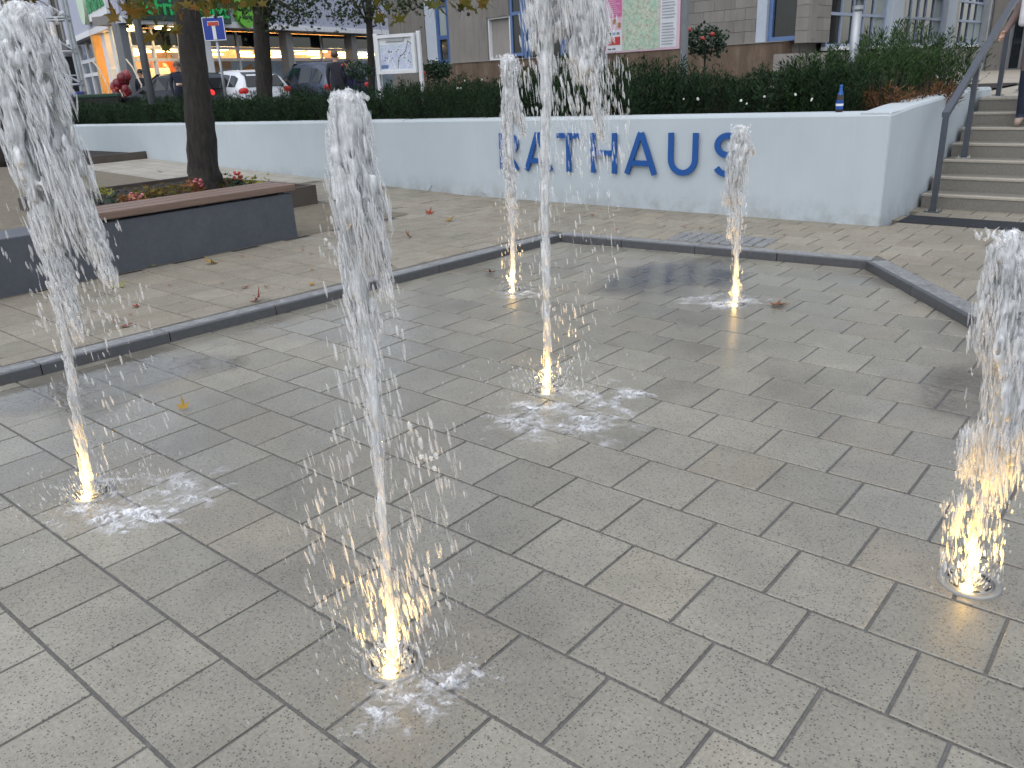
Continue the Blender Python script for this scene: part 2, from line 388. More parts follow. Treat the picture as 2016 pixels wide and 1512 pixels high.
def off_line(a, b, d):                                     # shift a->b to its left by d (outwards of the basin)
    t = (b-a).normalized(); nn = Vector((-t.y, t.x)); return a + nn*d, b + nn*d
OL = off_line(K[0], K[1], KW); OF = off_line(K[1], K[2], KW); OC = off_line(K[2], K[3], KW)

# the wide ground sheet
g_ = MB().quad((-300,-300,-0.35),(300,-300,-0.35),(300,300,-0.35),(-300,300,-0.35)).build('ground', M_ASPH); tag(g_, kind='structure')
# joint bed under the plaza pavers (sloping up to the left)
def sheet(name, us, vs_, zf, mat, dz=0.0, kind='structure'):
    mb = MB(); nu, nv = len(us), len(vs_)
    mb.v = [(u, v, zf(u, v)+dz) for v in vs_ for u in us]
    mb.f = [(j*nu+i, j*nu+i+1, (j+1)*nu+i+1, (j+1)*nu+i) for j in range(nv-1) for i in range(nu-1)]
    o = mb.build(name, mat); tag(o, kind=kind); return o
BEDM = MB()
def bed_poly(poly, z): BEDM.add([(p.x, p.y, z) for p in poly], [tuple(range(len(poly)))])
basin_bed = MB().add([(p.x, p.y, -0.006) for p in K], [tuple(range(5,-1,-1))]).build('basin_floor', M_JOINT); tag(basin_bed, kind='structure')
mid = MB()
mid.add([(-6.5,-2.6,Z0-.006),(OL[0].x+.05,-2.6,Z0-.006),(OL[1].x+.05,OL[1].y,Z0-.006),(-6.5,OL[1].y,Z0-.006)], [(0,1,2,3)])
mid.add([(-6.5,OL[1].y,Z0-.006),(OL[1].x+.05,OL[1].y,Z0-.006),(OF[1].x,OF[1].y-.05,Z0-.006),(OF[1].x,6.7,Z0-.006),(-6.5,6.7,Z0-.006)], [(0,1,2,3,4)])
mid.add([(OF[1].x,OF[1].y-.05,Z0-.006),(1.1,2.6,Z0-.006),(4,2.6,Z0-.006),(4,8.0,Z0-.006),(OF[1].x,8.0,Z0-.006)], [(0,1,2,3,4)])
plaza = mid.build('plaza_paving', M_JOINT); tag(plaza, kind='structure')
far = sheet('far_plaza', [-60,-30,-18,-16,-14,-12,-10.5,-9.3], [-12,-4,0,2,4,6.7], z_plaza, M_FARPAV, 0.0)
near2 = sheet('plaza_edge', [-9.3,-8,-6.5], [-12,-2.6,2,6.7], z_plaza, M_JOINT, -0.010)

# ------------------------------------------------------------------ pavers
def tile_mesh(poly, zt=0.0, th=0.05, bev=0.0035, zf=None, rnd=None):
    c = sum((p for p in poly), Vector((0,0)))/len(poly); n = len(poly)
    ins = [p + (c-p).normalized()*bev*1.3 for p in poly]
    V = [(p.x,p.y,-th) for p in poly] + [(p.x,p.y,-bev*0.8) for p in poly] + [(p.x,p.y,0.0) for p in ins]
    F = [tuple(range(2*n,3*n))]
    for k in (0, n):
        F += [(k+i, k+(i+1)%n, k+n+(i+1)%n, k+n+i) for i in range(n)]
    return V, F
GAP = 0.0052
def tiles_in(u0, u1, v0, v1):
    j0, j1 = math.floor(v0/B_), math.ceil(v1/B_)
    for j in range(j0, j1):
        offu = (0.0 if j % 2 else 0.5) + 0.02*(j-3)
        i0, i1 = math.floor(u0/A_-offu)-1, math.ceil(u1/A_-offu)+1
        for i in range(i0, i1):
            a0, a1 = (i+offu)*A_, (i+1+offu)*A_
            if a1 < u0 or a0 > u1: continue
            yield [Vector((a0+GAP, j*B_+GAP)), Vector((a1-GAP, j*B_+GAP)), Vector((a1-GAP, (j+1)*B_-GAP)), Vector((a0+GAP, (j+1)*B_-GAP))]
std_poly = [Vector((-A_/2+GAP,-B_/2+GAP)), Vector((A_/2-GAP,-B_/2+GAP)), Vector((A_/2-GAP,B_/2-GAP)), Vector((-A_/2+GAP,B_/2-GAP))]
def std_meshes(mat):
    out = []
    for k in range(5):
        pj = [p + Vector((random.uniform(-.0012,.0012), random.uniform(-.0012,.0012))) for p in std_poly]
        V, F = tile_mesh(pj); me = bpy.data.meshes.new('paver'); me.from_pydata(V, [], F); me.materials.append(mat); out.append(me)
    return out
def visible(c, z=0.0, mrg=60):
    d = Vector((c.x, c.y, z)) - CAM; zz = d.dot(fw)
    if zz < 0.2: return None
    x = 1008 + FPX*d.dot(cr)/zz; y = 756 - FPX*d.dot(cu)/zz
    return zz if (-mrg < x < 2016+mrg and -mrg < y < 1512+mrg) else None
def lay(cands, parent, mat, z, limit, zf=None, rest_name='paver_field'):
    """cands: list of (poly, whole). The limit nearest become parts of their own, the rest one part."""
    vis = []; rest = []
    for poly, whole in cands:
        c = sum(poly, Vector((0,0)))/len(poly); d = visible(c, z)
        if zf is not None and abs(zf(c.x,c.y)-z) > 1e-4: d = None
        (vis if d else rest).append((d or 0, poly, whole, c))
    vis.sort(key=lambda t: t[0]); rest += vis[limit:]; vis = vis[:limit]
    std = std_meshes(mat)
    for d, poly, whole, c in vis:
        if whole: me = random.choice(std)
        else:
            V, F = tile_mesh([p-c for p in poly]); me = bpy.data.meshes.new('paver'); me.from_pydata(V, [], F); me.materials.append(mat)
        o = bpy.data.objects.new('paver', me); col.objects.link(o); o.parent = parent
        o.location = (c.x, c.y, z + random.uniform(-.0008,.0008)); o.rotation_euler = (random.uniform(-.003,.003), random.uniform(-.003,.003), random.uniform(-.002,.002))
    if rest:
        mb = MB(); rn = []
        for d, poly, whole, c in rest:
            V, F = tile_mesh(poly); r_ = random.random()
            mb.add([(x, y, q + (zf(x,y) if zf else z)) for x, y, q in V], F); rn += [r_]*len(V)
        o = mb.build(rest_name, mat, parent); o['kind'] = 'stuff'
        a = o.data.attributes.new('tile_rnd', 'FLOAT', 'POINT'); a.data.foreach_set('value', np.array(rn, np.float32))
basin_c = []
for poly in tiles_in(-4.4, 0.95, -1.6, 5.25):
    q = poly
    for i in range(5):
        q = clip(q, K[i], K[i+1], False)
        if len(q) < 3: break
    if len(q) >= 3 and area(q) > 0.002: basin_c.append((q, len(q) == 4 and area(q) > 0.0835))
lay(basin_c, basin_bed, M_TILE_WET, 0.0, 300)
out_c = []
GR = (-16.0, -6.15, -3.0, 5.2)   # gravel bed rectangle
for poly in tiles_in(-9.3, 2.5, -1.5, 7.95):
    c = sum(poly, Vector((0,0)))/4
    if c.x < -1.5 and c.y > 6.75: continue
    if GR[0] < c.x < GR[1]-.02 and GR[2] < c.y < GR[3]-.05: continue
    for zone in ('L', 'F', 'C'):
        if zone == 'L': q = clip(poly, OL[0], OL[1]); 
        elif zone == 'F':
            q = clip(poly, OF[0], OF[1]); q = clip(q, OL[0], OL[1], False) if len(q) > 2 else q
            q = clip(q, Vector((OF[1].x+.02,0)), Vector((OF[1].x+.02,1))) if len(q) > 2 else q
        else:
            q = clip(poly, OC[0], OC[1]); q = clip(q, Vector((OF[1].x+.02,0)), Vector((OF[1].x+.02,1)), False) if len(q) > 2 else q
        if len(q) >= 3 and area(q) > 0.0025: out_c.append((q, len(q) == 4 and area(q) > 0.0835))
lay(out_c, plaza, M_TILE_DRY, Z0, 300, z_plaza)

# ------------------------------------------------------------------ kerb round the basin
kerb = empty('basin_kerb', (0,0,0), 0, 'dark basalt kerb with chamfered corner enclosing the fountain basin', 'kerb')
def seg_kerb(a, b, wl):
    L = (b-a).length; n = max(1, round(L/wl)); t = (b-a)/L; nn = Vector((-t.y, t.x))
    for i in range(n):
        p0, p1 = a + t*(L*i/n + .003), a + t*(L*(i+1)/n - .003)
        mb = MB(); j = random.uniform(-.002,.002)
        o1, o2 = p0 + nn*.035, p1 + nn*.035; q1, q2 = p0 + nn*(KW-.004), p1 + nn*(KW-.004)
        ns = 14; top = []
        for kx in range(ns+1):
            for ky in range(5):
                q = (o1.lerp(o2, kx/ns)).lerp(q1.lerp(q2, kx/ns), ky/4)
                edge = 0 if ky in (0,4) or kx in (0,ns) else 1
                top.append((q.x, q.y, Z0 + .003 + j + (random.uniform(-.004,.005) if edge else -.003)))
        fc = [(kx*5+ky, kx*5+ky+1, (kx+1)*5+ky+1, (kx+1)*5+ky) for kx in range(ns) for ky in range(4)]
        mb.add(top, [tuple(reversed(f)) for f in fc])
        mb.prism([o1, o2, q2, q1], -.09, Z0-.002)
        mb.build('kerb_stone', M_KERB, kerb)
        eb = MB(); e1, e2 = p0 + nn*.033, p1 + nn*.033
        h = Z0 + .006; v = []
        for (d_, z_) in ((0,-.09),(0,h-.006),(.006,h),(.029,h),(.033,h-.003),(.033,-.09)):
            for p in (p0, p1): q = p + nn*d_; v.append((q.x, q.y, z_))
        eb.add(v, [(2*k+1,2*k,2*k+2,2*k+3) for k in range(5)] + [(0,2,4,6,8,10),(11,9,7,5,3,1)])
        eb.build('edge_strip', M_KERBEDGE, kerb)
seg_kerb(K[0], K[1] + Vector((.06,.0)), 0.75); seg_kerb(K[1], K[2] + Vector((.03,.0)), 0.75); seg_kerb(K[2], K[3], 0.75); seg_kerb(K[3], K[4], 0.75)
# cobble patch against the far kerb
cob = empty('cobble_patch', (0,0,0), 0, 'small patch of dark cobbles set against the far kerb', 'cobbles')
ca = onz(1290, 487, Z0); cb_ = onz(1430, 484, Z0)
cme = []
for k in range(3):
    c_ = MB().box(-.045,.045,-.042,.042,-.03,.012,.012).mesh('cobble'); c_.materials.append(M_COBBLE); cme.append(c_)
for i in range(9):
    for jj in range(4):
        o = bpy.data.objects.new('cobble', random.choice(cme)); col.objects.link(o); o.parent = cob
        tt = (OF[1]-OF[0]).normalized(); nn = Vector((-tt.y, tt.x)); s0 = (Vector((ca.x, ca.y))-OF[0]).dot(tt)
        p = OF[0] + tt*(s0 + i*.098 + random.uniform(-.006,.006)) + nn*(.055 + jj*.095 + random.uniform(-.006,.006))
        o.location = (p.x, p.y, Z0 + .004); o.rotation_euler = (random.uniform(-.05,.05), random.uniform(-.05,.05), random.uniform(-.15,.15) + .08)

# ------------------------------------------------------------------ white retaining wall with the lettering
WV = 6.66
def wtop(u): return 1.05 + (u + 1.5)*0.0088
wall = empty('retaining_wall', (-1.5, WV, 0), 0, 'long low white rendered wall with rounded top carrying blue letters', 'wall')
def wall_front():
    mb = MB(); us = [-40,-30,-22,-18,-14,-10,-6,-3,-1.46]; V = []
    for u in us:
        b = z_plaza(u, WV) - .1; t = wtop(u)
        for (v, z) in ((WV,b),(WV,t-.03),(WV+.012,t-.008),(WV+.035,t),(WV+.30,t),(WV+.30,b)): V.append((u+1.5, v-WV, z))
    n = 6; F = []
    for i in range(len(us)-1):
        F += [(i*n+k, (i+1)*n+k, (i+1)*n+k+1, i*n+k+1) for k in range(n-1)]
    F += [tuple(range(n)), tuple((len(us)-1)*n+k for k in range(n-1,-1,-1))]
    mb.add(V, F); return mb
wf = wall_front().build('front_face', M_WALL, wall)
def wall_side():
    mb = MB(); vs_ = [WV+.006, 7.3, 8.2, 9.2, 9.9, 10.5]; tz = [1.047, 1.08, 1.105, 1.125, 1.12, 1.115]; V = []
    for v, t in zip(vs_, tz):
        for (u, z) in ((-1.452,-.05),(-1.452,t-.03),(-1.464,t-.008),(-1.487,t),(-1.72,t),(-1.72,-.05)): V.append((u+1.5, v-WV, z))
    n = 6; F = []
    for i in range(len(vs_)-1): F += [(i*n+k, (i+1)*n+k, (i+1)*n+k+1, i*n+k+1) for k in range(n-1)]
    F += [tuple(range(n)), tuple((len(vs_)-1)*n+k for k in range(n-1,-1,-1))]
    mb.add(V, F); return mb
wall_side().build('side_face', M_WALL, wall)
def text_mesh(txt, size=1.0, ext=0.0, bevel=0.0, off=0.0):
    cv = bpy.data.curves.new('t', 'FONT'); cv.body = txt; cv.size = size; cv.extrude = ext; cv.offset = off; cv.resolution_u = 6
    o = bpy.data.objects.new('t', cv); col.objects.link(o); bpy.context.view_layer.update()
    me = bpy.data.meshes.new_from_object(o.evaluated_get(bpy.context.evaluated_depsgraph_get()))
    bpy.data.objects.remove(o); me.materials.clear(); return me
def fit_text(name, txt, x0, x1, z0, z1, y, thick, mat, parent, off=0.0, ext_y=None):
    """upright text in the local XZ plane, facing -Y"""
    me = text_mesh(txt, 1.0, 0.5, 0, off); n = len(me.vertices); a = np.empty(n*3, np.float32); me.vertices.foreach_get('co', a); a = a.reshape(-1,3)
    lo, hi = a.min(0), a.max(0); b = np.empty_like(a)
    b[:,0] = x0 + (a[:,0]-lo[0])/(hi[0]-lo[0])*(x1-x0); b[:,2] = z0 + (a[:,1]-lo[1])/(hi[1]-lo[1])*(z1-z0); b[:,1] = y - (a[:,2]+.5)*thick
    me.vertices.foreach_set('co', b.ravel()); me.update(); return link(name, me, mat, parent)
def stroke(mb, pts, w, y0, y1):
    """flat ribbon of width w following 2D points (x,z), extruded between y0 and y1"""
    P = []
    for p in pts:
        p = Vector(p)
        if not P or (p-P[-1]).length > 1e-4: P.append(p)
    n = len(P); L = []; Rr = []
    for i in range(n):
        if i == 0: d = (P[1]-P[0]).normalized(); k = 1
        elif i == n-1: d = (P[-1]-P[-2]).normalized(); k = 1
        else:
            d1, d2 = (P[i]-P[i-1]).normalized(), (P[i+1]-P[i]).normalized(); d = (d1+d2).normalized(); k = 1/max(.3, d.dot(d1))
        nn = Vector((-d.y, d.x))*w/2*k; L.append(P[i]+nn); Rr.append(P[i]-nn)
    V = [(p.x,y0,p.y) for p in L] + [(p.x,y0,p.y) for p in Rr] + [(p.x,y1,p.y) for p in L] + [(p.x,y1,p.y) for p in Rr]
    F = []
    for i in range(n-1):
        F += [(i,i+1,n+i+1,n+i),(2*n+i,3*n+i,3*n+i+1,2*n+i+1),(i,2*n+i,2*n+i+1,i+1),(n+i,n+i+1,3*n+i+1,3*n+i)]
    F += [(0,n,3*n,2*n),(n-1,3*n-1,4*n-1,2*n-1)]
    mb.add(V, F)
def arc(cx, cz, rx, rz, a0, a1, n=14): return [(cx+rx*math.cos(R(a0+(a1-a0)*i/n)), cz+rz*math.sin(R(a0+(a1-a0)*i/n))) for i in range(n+1)]
LW = 0.058
def letter(ch, x0, x1, z0):
    h = 0.43; w = x1-x0; mb = MB(); hw = LW/2; F0, F1 = -.045, -.024
    def S(pts, k=0): stroke(mb, [(x, z) for x, z in pts], LW, F0-.0015*k, F1+.0015*k)
    if ch == 'T': S([(x0,h-hw),(x1,h-hw)]); S([((x0+x1)/2,0),((x0+x1)/2,h-LW*.5)],1)
    if ch == 'H': S([(x0+hw,0),(x0+hw,h)]); S([(x1-hw,0),(x1-hw,h)]); S([(x0+hw,h*.5),(x1-hw,h*.5)],1)
    if ch == 'A':
        c = (x0+x1)/2; S([(x0+hw*1.1,0),(c-hw*.15,h)]); S([(x1-hw*1.1,0),(c+hw*.15,h)],1); S([(x0+w*.23,h*.27),(x1-w*.23,h*.27)],2)
    if ch == 'U': S([(x0+hw,h)] + arc((x0+x1)/2, w/2, w/2-hw, w/2-hw, 180, 360) + [(x1-hw,h)])
    if ch == 'R':
        S([(x0+hw,0),(x0+hw,h)]); r_ = h*.25; S([(x0+hw,h-hw),(x0+w*.5,h-hw)] + arc(x0+w*.5, h-hw-(r_-hw*.4), w*.5-hw, r_-hw*.4, 90, -90) + [(x0+hw,h-hw-2*(r_-hw*.4))],1)
        S([(x0+w*.42,h*.5),(x1-hw,0)],2)
    if ch == 'S':
        c = (x0+x1)/2; r1 = w*.5-hw; S(arc(c,h-hw-h*.215,r1*.92,h*.22,25,270,18) + arc(c,hw+h*.235,r1,h*.235,90,-155,18)[1:])
    for i, v in enumerate(mb.v): mb.v[i] = (v[0]+1.5, v[1], v[2]+z0)
    o = mb.build('letter_' + ch.lower(), M_LETTER, wall); return o
for ch, x0, x1 in (('R',-5.955,-5.66),('A',-5.575,-5.15),('T',-5.075,-4.755),('H',-4.605,-4.265),('A',-4.165,-3.755),('U',-3.625,-3.285),('S',-3.11,-2.80)):
    letter(ch, x0, x1, 0.415 + (x0+5.95)*0.0095)

# planting bed, street and terrace behind the wall
bed = MB(); us = [-40,-22,-18,-14,-10,-6,-3,-1.7]
bed.v = [(u, v, (wtop(u)-.12 if v < 8 else z_up(u,v)+.02)) for v in (WV+.28, 8.2, 14.0) for u in us]
bed.f = [(j*8+i, j*8+i+1, (j+1)*8+i+1, (j+1)*8+i) for j in range(2) for i in range(7)]
tag(bed.build('planting_bed', M_SOIL), kind='structure')
up_g = sheet('street', [-120,-60,-30,-20,-17,-15,-13,-11,-9,-7], [8.6,12,20,40,90], z_up, M_ASPH, 0.0)
terr = sheet('terrace', [-7,-4,-1.7], [13.9,20,40,60], z_up, M_TERR, 0.0)

# ------------------------------------------------------------------ stairs
NS, RISE, TREAD, SV0 = 7, 0.138, 0.30, 7.86
stairs = empty('stairs', (-1.43, SV0, Z0), 0, 'seven granite steps with pale nosings rising beside the white wall', 'stairs')
for i in range(NS):
    y0 = TREAD*i; z1 = RISE*(i+1)
    MB().box(.01 + .004*i, 3.6, y0, y0+TREAD+.03, -.1 if i == 0 else RISE*i-.02, z1-.024, .004).build('step', M_STEP, stairs)
    MB().box(.012 + .004*i, 3.6, y0-.008, y0+.07, z1-.024, z1+.001, .004).build('nosing', M_NOSE, stairs)
    MB().box(.012 + .004*i, 3.6, y0+.071, y0+TREAD+.03, z1-.024, z1, .002).build('tread', M_STEP, stairs)
ztop = Z0 + RISE*NS
lv = SV0+TREAD*NS-.02
landing = MB().prism([Vector(q) for q in ((-1.45,lv),(6,lv),(6,60),(-1.75,60),(-1.75,10.52),(-1.45,10.52))], ztop-.2, ztop-.003).build('upper_landing', M_TERR); tag(landing, kind='structure')
# dark ribbed mat in front of the stairs
mat_ = empty('entrance_mat', (-1.40, 6.93, Z0), 0, 'dark ribbed grating strip across the foot of the stairs', 'grating')
MB().box(.02, 3.2, 0, .40, -.01, .007, .003).build('mat_base', M_BLACK, mat_)
rb = MB()
for i in range(106):
    for j in range(6): rb.box(.03+i*.03, .052+i*.03, .01+j*.066, .063+j*.066, .006, .012)
rib = rb.build('rib_field', plain('mat_rubber', (0.022, 0.026, 0.033), 0.5), mat_); rib['kind'] = 'stuff'
# handrail: steep flat bar on square posts
rail = empty('handrail', (-1.25, 7.65, Z0), 0, 'anthracite flat steel handrail climbing beside the stairs', 'handrail')
def hb(x): return x
def rpost(y, zb, zt, nm='post'):
    o = MB().box(-.024, .024, y-.024, y+.024, zb, zt, .003).build(nm, M_RAIL, rail)
    MB().box(-.07, .07, y-.055, y+.055, zb, zb+.010, .002).build('base_plate', M_RAIL if zb < .2 else M_STEEL, o)
    for dx in (-.045,.045):
        for dy in (-.038,.038): MB().cyl((dx, y+dy), .009, zb+.01, zb+.028, 8).build('bolt', M_STEEL, o)
SL = RISE/TREAD
zr0 = 0.90
rpost(0.0, 0.0, zr0)
y2 = SV0 + TREAD*2.55 - 7.65; rpost(y2, RISE*3, zr0 + (y2)*SL - .01)
y3 = SV0 + TREAD*6.6 - 7.65; rpost(y3, RISE*7, zr0 + y3*SL - .01)
mb = MB(); ye = y3 + .06
for (y, z) in ((-.026, zr0-.012),(ye, zr0 + ye*SL)):
    mb.v += [(-.032,y,z),(.032,y,z),(.032,y,z+.045),(-.032,y,z+.045)]
mb.f = [(0,1,5,4),(1,2,6,5),(2,3,7,6),(3,0,4,7),(3,2,1,0),(4,5,6,7)]
mb.build('rail_bar', M_RAIL, rail)
MB().box(-.031,.031, ye+.001, ye+1.6, zr0+ye*SL-.002, zr0+ye*SL+.043,.003).build('top_rail', M_RAIL, rail)
rpost(ye+1.2, RISE*7, zr0+ye*SL-.003)
# beer bottle on the wall
bp = Vector((upx := -1.97, WV+.17, wtop(-1.97)))
bot = empty('beer_bottle', bp, 0.4, 'brown glass bottle with blue labels standing on the white wall', 'bottle')
MB().lathe([(.0,0),(.031,.0),(.032,.01),(.032,.125),(.026,.155),(.0145,.185),(.0135,.235),(.0,.235)], seg=20).build('glass', plain('brown_bottle_glass', (0.02, 0.010, 0.006), 0.12), bot, True)
MB().lathe([(.0328,.025),(.0328,.105)], seg=20).build('body_label', plain('blue_bottle_label', (0.006, 0.06, 0.28), 0.4), bot, True)
MB().lathe([(.0272,.152),(.0153,.186),(.0143,.222),(.0143,.238),(0,.238)], seg=20).build('neck_foil', plain('blue_neck_foil', (0.015, 0.09, 0.32), 0.3, 0.3), bot, True)
MB().lathe([(.0331,.055),(.0331,.075)], seg=20).build('label_band', M_WHITE, bot, True)

# ------------------------------------------------------------------ gravel bed, bench, planter
gv = MB(); us = [-16,-14,-12,-10,-8,-6.5,-6.15]; vs_ = [-3,0,2.5,5.2]
gv.v = [(u, v, z_plaza(u,v)+.004) for v in vs_ for u in us]; gv.f = [(j*7+i, j*7+i+1, (j+1)*7+i+1, (j+1)*7+i) for j in range(3) for i in range(6)]
tag(gv.build('gravel_bed', M_GRAVEL), kind='structure')
bench = empty('bench', (-6.15, 1.0, Z0), 0, 'long dark cast concrete bench with reddish timber seat slats', 'bench')
def wedge(y0, y1, depth, h, lean):
    mb = MB(); prof = [(0,-.05),(-.02-lean*.0,.0),(-lean,h-.006),(-lean-.006,h),(-depth,h),(-depth,-.05)]
    V = [(x, y, z) for y in (y0, y1) for x, z in prof]; n = len(prof)
    F = [(i, n+i, n+(i+1)%n, (i+1)%n) for i in range(n)] + [tuple(range(n-1,-1,-1)), tuple(range(n,2*n))]
    mb.add(V, F); return mb
wedge(-3.5, 2.70, .50, .44, .03).build('concrete_block', M_CONC, bench)
for i in range(3):
    x1 = -.005 - i*.165
    MB().box(x1-.145, x1, .79, 2.74, .462, .525, .008).build('seat_slat', M_WOOD, bench)
for y in (.95, 1.75, 2.6): MB().box(-.48, -.06, y-.03, y+.03, .438, .462).build('slat_bearer', M_BLACK, bench)
PLX0, PLX1, PLY0, PLY1, PLZ = -10.6, -7.72, 2.75, 5.15, 0.33
planter = empty('tree_planter', (PLX0, PLY0, z_plaza(-9,4)), 0, 'low rectangular planter with brown steel edging behind the bench', 'planter')
pz = z_plaza(-9,4); hh = PLZ - pz
w_, l_ = PLX1-PLX0, PLY1-PLY0
for nm, (x0,x1,y0,y1) in (('front_edge',(0,w_,0,.06)),('back_edge',(0,w_,l_-.06,l_)),('left_edge',(0,.06,.061,l_-.061)),('right_edge',(w_-.06,w_,.061,l_-.061))):
    MB().box(x0,x1,y0,y1,-.12,hh,.004).build(nm, M_CORTEN, planter)
sm = MB(); nx, ny = 26, 22
for j in range(ny+1):
    for i in range(nx+1):
        sm.v.append((.06+(w_-.12)*i/nx, .06+(l_-.12)*j/ny, hh-.05+random.uniform(-.02,.025)))
sm.f = [(j*(nx+1)+i, j*(nx+1)+i+1, (j+1)*(nx+1)+i+1, (j+1)*(nx+1)+i) for j in range(ny) for i in range(nx)]
sm.build('soil', M_SOIL, planter)

# ------------------------------------------------------------------ foliage
def card_mesh(name, C, D, Up, L, W, fold=0.25):
    """leaf cards: diamond-ish quads folded along the midrib; arrays of centre, direction, up, length, width"""
    C = np.asarray(C); D = np.asarray(D); D /= np.linalg.norm(D,axis=1,keepdims=True)+1e-9
    S = np.cross(D, Up); S /= np.linalg.norm(S,axis=1,keepdims=True)+1e-9; N = np.cross(S, D)
    L = np.asarray(L)[:,None]; W = np.asarray(W)[:,None]
    a = C; b = C + D*L*.5 + S*W*.5 + N*W*fold; c = C + D*L; d = C + D*L*.5 - S*W*.5 + N*W*fold
    n = len(C); V = np.stack([a,b,c,d],1).reshape(-1,3); F = np.arange(4*n).reshape(n,4)
    return np_mesh(name, V, F)
def rnd_dir(n, zb=0.0):
    d = rng.normal(size=(n,3)); d[:,2] += zb; return d/np.linalg.norm(d,axis=1,keepdims=True)
def yew_mesh(h, r, n, spiky):
    st = 26; base = rng.uniform(-1,1,(st,2))*r*.75; tops = base*1.35 + rng.normal(0,.04,(st,2)); hs = h*(1-.30*(np.abs(base).max(1)/r)**1.5)*rng.uniform(.72,1.08,st)
    k = rng.integers(0,st,n); t = rng.random(n)**.8
    p = np.zeros((n,3)); p[:,:2] = base[k]*(1-t[:,None]) + tops[k]*t[:,None]; p[:,2] = hs[k]*t
    out = rng.normal(0,1,(n,3)); out[:,2] = np.abs(out[:,2])*.5+.35*spiky
    rad = .10*(1-.75*t)*rng.random(n); p[:,:2] += out[:,:2]*rad[:,None]
    d = out + np.array([0,0,.5*spiky]); me = card_mesh('yew', p, d, rnd_dir(n), rng.uniform(.035,.075,n), rng.uniform(.008,.014,n)); return me
yews = [yew_mesh(.62,.28,2600,1.0), yew_mesh(.55,.30,2600,.6), yew_mesh(.72,.26,2400,1.6), yew_mesh(.66,.30,2600,1.2)]
for y in yews: y.materials.append(M_YEW)
stem_me = MB()
for i in range(7):
    a = i*.9; stem_me.tube([(.05*math.cos(a),.05*math.sin(a),-.05),(.13*math.cos(a),.13*math.sin(a),.22),(.17*math.cos(a+.2),.17*math.sin(a+.2),.45)],[.012,.008,.004],5)
stem_me = stem_me.mesh('stem'); stem_me.materials.append(M_BARK)
def shrub(nm, me, u, v, z, s, label, group, mat=None):
    o = empty(nm, (u, v, z), random.uniform(0,6.28), label, 'shrub', group)
    o.scale = (s*random.uniform(.92,1.08), s*random.uniform(.92,1.08), s*random.uniform(.9,1.1))
    link('foliage', me, mat, o); link('stem', stem_me, None, o); return o
u = -1.95
k = 0
HLAB = [('dark green yew plant in the clipped hedge above the left stretch of white wall','hedge on the left wall'),
        ('dark yew plant in the hedge above the middle of the white wall','hedge on the middle wall'),
        ('spiky dark green yew in the bed above the blue letters','yews above the lettering')]
while u > -19.5:
    if u > -6.9: me, s, lab, vv = yews[random.choice((0,2,2,3))], random.uniform(.82,1.08), HLAB[2], random.uniform(7.05,7.25)
    elif u > -10.2: me, s, lab, vv = yews[random.choice((0,1,2))], random.uniform(.85,1.0), HLAB[1], random.uniform(7.08,7.22)
    else: me, s, lab, vv = yews[random.choice((0,1,1))], random.uniform(.88,1.0), HLAB[0], random.uniform(7.10,7.22)
    if u < -3.9: shrub('yew_shrub', me, u, vv, wtop(u)-.14, s, *lab)
    shrub('yew_shrub', yews[random.choice((0,1,2,3))], u-.18, 7.62+random.uniform(-.1,.1), wtop(u)-.14, s*1.02, *lab)
    if -7.4 < u < -2.6: shrub('yew_shrub', yews[random.choice((0,1,3))], u-.1, 8.2+random.uniform(-.1,.1), wtop(u)-.12, s*.98, *lab)
    u -= random.uniform(.36,.46) if u > -9 else random.uniform(.42,.5)
# big greener yew bushes near the corner
GLAB = ['bright green yew bush furthest left, where the dark yews end', 'bright green yew bush round the foot of the bare steel pole', 'bright green yew bush directly behind the blue labelled bottle',
        'bright green yew bush just right of the bottle', 'bright green yew bush furthest right beside the stairs wall', 'bright green yew bush in the back row below the left tall window', 'bright green yew bush in the back row below the middle tall window']
DLAB = ['withered brown twigs right behind the blue labelled bottle', 'withered brown twigs nearest the stairs handrail', 'withered brown twigs midway along the side wall']
yg = [yew_mesh(.80,.42,3800,1.3), yew_mesh(.70,.40,3600,1.0)]
for y in yg: y.materials.append(M_YEWG)
for i, (px, D, s) in enumerate(((1610,9.0,.86),(1665,8.9,.92),(1725,9.0,.98),(1785,9.3,1.0),(1835,9.8,.98),(1700,9.7,1.05),(1765,10.1,1.1))):
    p = at(px, 190, D); shrub('yew_bush', yg[i%2], p.x, p.y, .93, s, GLAB[i], 'green yews at the wall corner')
ydm = yew_mesh(.34,.22,900,.6); ydm.materials.append(M_DRY)
for i, (px, D, s) in enumerate(((1740,8.35,.9),(1845,8.9,.9),(1800,8.6,.7))):
    p = at(px, 205, D); shrub('dry_shrub', ydm, p.x, min(p.y, 9.9), .95, s, DLAB[i], 'brown twigs under the yews')
# white blossoms scattered in the hedge
fl = MB()
for i in range(6): a = i*math.pi/3; fl.ell((.014*math.cos(a), .014*math.sin(a), .0), (.012,.012,.007), 6, 4)
fl = fl.mesh('petals'); fl.materials.append(M_WHITEFL)
for px, py, D in ((901,174,11.3),(907,174,11.3),(948,157,11.6),(915,159,11.8),(1346,195,9.2),(1374,195,9.2),(1470,204,8.5),(1505,190,8.6),(1566,186,8.2),(1598,196,8.0),(1459,198,8.6)):
    o = link('white_flower', fl, None); o.location = at(px, py, D); o.rotation_euler = (-1.2, random.uniform(-.4,.4), random.uniform(-1,1)+R(40)); o.scale = [random.uniform(.4,.75)]*3
    tag(o, 'tiny white blossom showing among the dark yew leaves', 'flower', 'white blossoms in the hedge')
